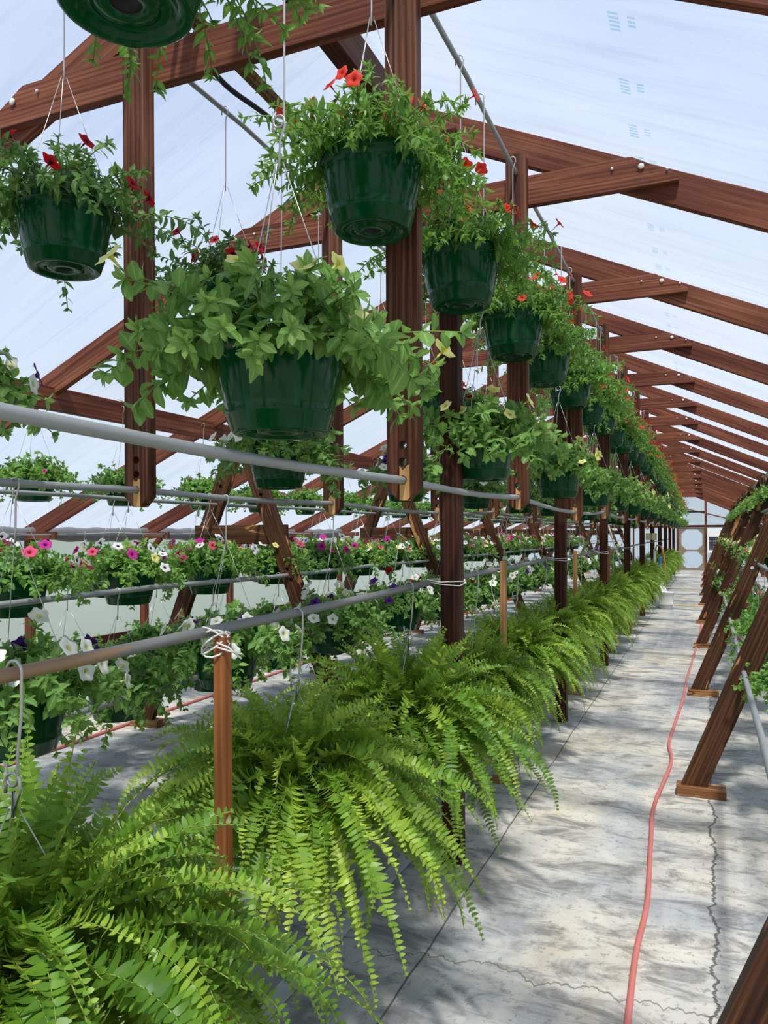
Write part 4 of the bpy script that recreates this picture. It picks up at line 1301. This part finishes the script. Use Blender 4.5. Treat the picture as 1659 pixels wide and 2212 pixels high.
# ------------------------------------------------------------------ ferns
def fern_mesh(seed, nfr=420):
    rs = random.Random(seed * 91 + 3)
    PV, PD, PN, PL, PW_, PC, PVAR = [], [], [], [], [], [], []
    SV, SF = [], []
    for f in range(nfr):
        u = (f + rs.random()) / nfr
        az = f * 2.39996 + rs.uniform(-.3, .3)
        if u < 0.32:      # upright heart
            e0, e1, L = rs.uniform(52, 88), rs.uniform(-30, 60), rs.uniform(0.22, 0.46)
        elif u < 0.56:    # arching
            e0, e1, L = rs.uniform(25, 65), rs.uniform(-75, -15), rs.uniform(0.30, 0.56)
        else:             # trailing
            e0, e1, L = rs.uniform(-15, 35), rs.uniform(-89, -60), rs.uniform(0.40, 0.72)
        e0 = math.radians(e0); e1 = math.radians(e1)
        r0 = rs.uniform(0.01, 0.11)
        p = np.array([r0 * math.cos(az), r0 * math.sin(az), 0.20])
        n = int(L / 0.0150)
        st = L / n
        pts = [p.copy()]
        bend = rs.uniform(-0.8, 0.8)
        base_var = rs.gauss(0.36, 0.24)
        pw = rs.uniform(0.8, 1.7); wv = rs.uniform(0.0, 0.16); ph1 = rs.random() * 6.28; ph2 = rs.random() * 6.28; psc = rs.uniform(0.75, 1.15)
        roll = rs.uniform(-0.9, 0.9)
        for i in range(n):
            t = i / n
            e = e0 + (e1 - e0) * (t ** pw) + wv * math.sin(t * 7 + ph1)
            a = az + bend * t + wv * math.sin(t * 6 + ph2)
            d = np.array([math.cos(a) * math.cos(e), math.sin(a) * math.cos(e), math.sin(e)])
            p = p + d * st
            pts.append(p.copy())
            if t < 0.12: continue
            sd = np.array([-math.sin(a), math.cos(a), 0.0])
            up = np.cross(sd, d); up = up if up[2] > -0.2 else up
            sd2 = sd * math.cos(roll) + up * math.sin(roll)
            up2 = np.cross(sd2, d)
            if np.dot(up2, up) < 0: up2 = -up2
            prof = min(1.0, (t - 0.08) * 5.0) * min(1.0, (1.03 - t) * 2.3) ** 0.8
            pl = 0.037 * psc * prof * rs.uniform(0.8, 1.15) * (0.82 + 0.18 * L / 0.6)
            if pl < 0.004: continue
            for s in (-1, 1):
                PV.append(p); PD.append(sd2 * s + d * rs.uniform(0.12, 0.34) - up2 * rs.uniform(-0.05, 0.28))
                PN.append(up2 + d * rs.uniform(-0.45, 0.45) + np.array([rs.uniform(-.25, .25), rs.uniform(-.25, .25), 0.1]))
                PL.append(pl); PW_.append(0.0145 * psc * (0.5 + 0.5 * prof)); PC.append(rs.uniform(-0.1, 0.75))
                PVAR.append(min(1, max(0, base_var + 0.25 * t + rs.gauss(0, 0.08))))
        tube_geo([tuple(x) for x in pts[::4]] + [tuple(pts[-1])], 0.0013, 3, False, SV, SF)
    p = np.array(PV); d = norm(np.array(PD)); n = np.array(PN)
    n = norm(n - d * np.sum(n * d, axis=1, keepdims=True)); s = np.cross(d, n)
    L = np.array(PL)[:, None, None]; W = np.array(PW_)[:, None, None]; cu = np.array(PC)[:, None, None]
    t = np.array([0, 0.22, 0.62, 1.0])[None, :, None]
    wd = np.array([0.70, 1.0, 0.85, 0.12])[None, :, None]
    cen = p[:, None, :] + d[:, None, :] * L * t - n[:, None, :] * cu * L * t ** 2
    l = cen + s[:, None, :] * W * wd * 0.5; r = cen - s[:, None, :] * W * wd * 0.5
    Nn = len(p)
    Vv = np.stack([l, r], axis=2).reshape(Nn * 8, 3)
    q = np.array([(0, 1, 3, 2), (2, 3, 5, 4), (4, 5, 7, 6)])
    F = (q[None] + (np.arange(Nn) * 8)[:, None, None]).reshape(-1, 4)
    var = np.repeat(np.array(PVAR), 8)
    b = len(Vv)
    allV = np.vstack([Vv, np.array(SV)])
    faces = [tuple(x) for x in F.tolist()] + [tuple(i + b for i in x) for x in SF]
    fm = [0] * len(F) + [1] * len(SF)
    var = np.concatenate([var, np.full(len(SV), 0.6)])
    return new_mesh('fronds', allV, faces, [M['fern'], M['frondstem']], fm, True, {'var': var, 'rib': np.zeros(len(allV))})
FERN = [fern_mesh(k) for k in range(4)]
FERN_Y = [1.10, 2.22, 3.25, 4.32] + [5.36 + 1.03 * i for i in range(24)]
FX = -1.25
rs = random.Random(77)
for i, y in enumerate(FERN_Y):
    zr = 1.335 + (0.025 if y > 3 else 0)
    zb = 0.56
    t = empty('hanging_fern', (FX, y, zb), rs.random() * 6.28)
    s = rs.uniform(0.98, 1.08) if i < 3 else rs.uniform(0.80, 0.91)
    t.scale = (s, s, s)
    obj('pot', FPOTM, t)
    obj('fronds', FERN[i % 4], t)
    if i < 7:
        hlen = 0.225
        topv = (zr - hlen - zb) / s + 0.012
        hanger(0.150, 0.23, min(0.23 + 0.30, topv - 0.05), topv, t, -t.rotation_euler.z)
        hk = obj('steel_hook', ext_hook_mesh(hlen), None, (FX + 0.005, y, zr + 0.001))
        hk.rotation_euler = (0, 0, rs.uniform(-0.15, 0.15))
        tag(hk, ('long grey hook over the rusty rail end holding the nearest fern' if i == 0 else
                 '%s steel hook holding a fern under the rail, counting from the camera' % ORD[i]), 'hook', HOOK_GROUP)
    else:
        topv = (zr - zb) / s
        hanger(0.150, 0.23, 0.53, topv, t, -t.rotation_euler.z)
    if i == 0: lab = 'bright green fern hanging in the bottom corner, nearest the camera'
    elif i == 1: lab = 'large arching fern spilling over the floor between stake and first square post'
    elif i == 2: lab = 'fern around the base of the nearest thick square post'
    elif i < 9: lab = '%s hanging fern in the row beside the walkway, counting from the camera' % ORD[i]
    else: lab = 'distant fern merging into the green hedge-like row beside the walkway'
    tag(t, lab, 'fern', 'ferns hung from the rail')

# ------------------------------------------------------------------ small things far down the walkway
for k, dy in enumerate((-0.05, 0.06)):
    pass
for k in range(2):
    t = obj('electric_box', box_mesh('electric_box', 0.115, 0.07, 0.16, M['cream'], 0.01), None, (-1.225 + 0.125 * k, 18.5 - 0.085, 1.50))
    tag(t, ['cream electric box on the far post, farther from the walkway', 'cream electric box on the far post, nearer the walkway'][k], 'electric box', 'cream electric boxes')
p1 = tube('white_pipe', [(-1.22, 18.42, 0), (-1.22, 18.42, 0.95), (-1.22, 18.42, 1.02)], 0.045, M['white']); tag(p1, 'white upright pipe at the far post under the cream boxes, thicker and shorter', 'pipe')
p2 = tube('white_pipe', [(-1.09, 18.40, 0), (-1.09, 18.40, 1.18), (-1.09, 18.40, 1.22)], 0.03, M['white']); tag(p2, 'taller thin white upright pipe at the far post under the cream boxes', 'pipe')
p3 = tube('orange_cable', smooth_path([(-1.08, 18.38, 1.18), (-1.04, 18.38, 1.30), (-0.94, 18.38, 1.24), (-0.87, 18.38, 0.9), (-0.86, 18.38, 0.45), (-0.87, 18.38, 0.02)], 6), 0.015, M['orange']); tag(p3, 'orange cable looping down beside the far post', 'cable')
p4 = tube('blue_pipe', smooth_path([(-0.97, 18.40, 1.05), (-0.98, 18.40, 0.7), (-0.96, 18.40, 0.3), (-0.97, 18.40, 0.02)], 5), 0.028, M['blue']); tag(p4, 'blue hose hanging beside the far post', 'hose')
p5 = tube('white_pole', [(-1.55, 13.6, 1.72), (-1.42, 13.8, 1.2), (-1.36, 13.9, 0.85)], 0.012, M['white']); tag(p5, 'thin white pole leaning against the fifth post of the fern row', 'pole')

# white bucket with a jug beside the ferns
t = empty('bucket', (-0.80, 17.2, 0)); tag(t, 'white plastic bucket standing at the fern row edge far along the walkway', 'bucket')
V, F = lathe_geo([(0.001, 0.0), (0.125, 0.0), (0.130, 0.01), (0.135, 0.08), (0.142, 0.085), (0.137, 0.09), (0.150, 0.32), (0.158, 0.325), (0.158, 0.345), (0.148, 0.35), (0.142, 0.33), (0.12, 0.06), (0.001, 0.05)], 28)
obj('body', new_mesh('body', V, F, [M['white']], smooth=True), t)
obj('handle', (lambda g: new_mesh('handle', g[0], g[1], [M['wire']], smooth=True))(tube_geo([(0.155 * math.cos(a), 0.06 * math.sin(a), 0.31 - 0.13 * math.sin(a)) for a in np.linspace(0, PI, 12)], 0.004, 6)), t)
t = empty('jug', (-0.90, 17.5, 0)); tag(t, 'tall white jug behind the white bucket', 'jug')
V, F = lathe_geo([(0.001, 0.0), (0.10, 0.0), (0.105, 0.02), (0.105, 0.34), (0.09, 0.40), (0.05, 0.46), (0.035, 0.48), (0.035, 0.53), (0.001, 0.53)], 24)
obj('body', new_mesh('body', V, F, [M['white']], smooth=True), t)
V, F = lathe_geo([(0.001, 0.525), (0.038, 0.525), (0.038, 0.56), (0.001, 0.56)], 20)
obj('cap', new_mesh('cap', V, F, [M['white']], smooth=True), t)
b = beam('wooden_strip', (-0.68, 17.9, 0.014), (-0.02, 17.75, 0.014), 0.07, 0.028, M['paleboard']); tag(b, 'pale wooden strip lying across the far walkway', 'board')
# fan unit by the door
t = empty('wall_fan', (0.32, Y1 - 0.2, 0)); tag(t, 'white wall fan with dark grille beside the far door', 'fan')
obj('housing', holed_mesh('housing', [(-0.3, 0.75), (0.3, 0.75), (0.3, 1.75), (-0.3, 1.75)], [[(-0.24, 0.85), (0.24, 0.85), (0.24, 1.40), (-0.24, 1.40)]], 0.25, M['white']), t).matrix_local = rot_xz
V, F = [], []
for k in range(9):
    tube_geo([(-0.24, -0.10, 0.88 + 0.062 * k), (0.24, -0.10, 0.88 + 0.062 * k)], 0.006, 5, True, V, F)
    tube_geo([(-0.24 + 0.06 * k, -0.10, 0.85), (-0.24 + 0.06 * k, -0.10, 1.40)], 0.005, 5, True, V, F)
obj('grille', new_mesh('grille', V, F, [M['alu']]), t)
obj('back', box_mesh('back', 0.56, 0.02, 0.95, M['black'], 0), t, (0, 0.14, 1.25))
beam('stand', (-0.2, 0, 0), (-0.2, 0, 0.75), 0.05, 0.05, M['white'], t, up=(0, 1, 0))
beam('stand', (0.2, 0, 0), (0.2, 0, 0.75), 0.05, 0.05, M['white'], t, up=(0, 1, 0))

# ------------------------------------------------------------------ light
w = bpy.data.worlds.new('sky')
bpy.context.scene.world = w
w.use_nodes = True
nt = w.node_tree
nt.nodes.clear()
wo = nt.nodes.new('ShaderNodeOutputWorld')
bg = nt.nodes.new('ShaderNodeBackground')
tc = nt.nodes.new('ShaderNodeTexCoord')
sp = nt.nodes.new('ShaderNodeSeparateXYZ')
nt.links.new(tc.outputs['Generated'], sp.inputs[0])
cl = noise(nt, mapping(nt, tc.outputs['Generated'], (1, 1, 2.2)), 1.6, 4, 0.5)
sky = ramp(nt, sp.outputs[2], [(0.0, (0.80, 0.90, 1.0)), (0.25, (0.60, 0.76, 1.0)), (0.8, (0.36, 0.55, 0.96))])
sky = mixc(nt, mathn(nt, 'MULTIPLY', ramp(nt, cl, [(0.42, (0, 0, 0)), (0.68, (1, 1, 1))]), 0.6), sky, (0.95, 0.96, 0.98))
nt.links.new(sky, bg.inputs[0])
bg.inputs[1].default_value = 0.73
nt.links.new(bg.outputs[0], wo.inputs[0])

sun = bpy.data.lights.new('sun', 'SUN')
sun.energy = 6.2
sun.angle = math.radians(4)
sun.color = (1.0, 0.94, 0.84)
so = bpy.data.objects.new('sun', sun)
C.objects.link(so)
so.rotation_euler = Vector((-0.22, 0.62, -1.15)).to_track_quat('-Z', 'Y').to_euler()

# ------------------------------------------------------------------ camera
cam = bpy.data.cameras.new('camera')
cam.sensor_fit = 'VERTICAL'
cam.sensor_height = 36.0
cam.lens = 36.0 * 1660 / 2212
cam.shift_y = 47.0 / 2212
cam.clip_start = 0.05
co = bpy.data.objects.new('camera', cam)
C.objects.link(co)
th = math.radians(22.79)
co.matrix_world = Matrix.Translation((0, 0, H)) @ Matrix.Rotation(th, 4, 'Z') @ Matrix.Rotation(PI / 2, 4, 'X') @ Matrix.Rotation(math.radians(-0.32), 4, 'Z')
bpy.context.scene.camera = co

sc = bpy.context.scene
sc.view_settings.view_transform = 'Standard'
sc.view_settings.look = 'None'
sc.view_settings.gamma = 1.0
sc.view_settings.use_curve_mapping = False
sc.view_settings.exposure = 0.0
cy = sc.cycles
cy.use_denoising = True
cy.max_bounces = 6
cy.diffuse_bounces = 3
cy.glossy_bounces = 2
cy.transmission_bounces = 4
cy.transparent_max_bounces = 12
cy.sample_clamp_indirect = 4.0
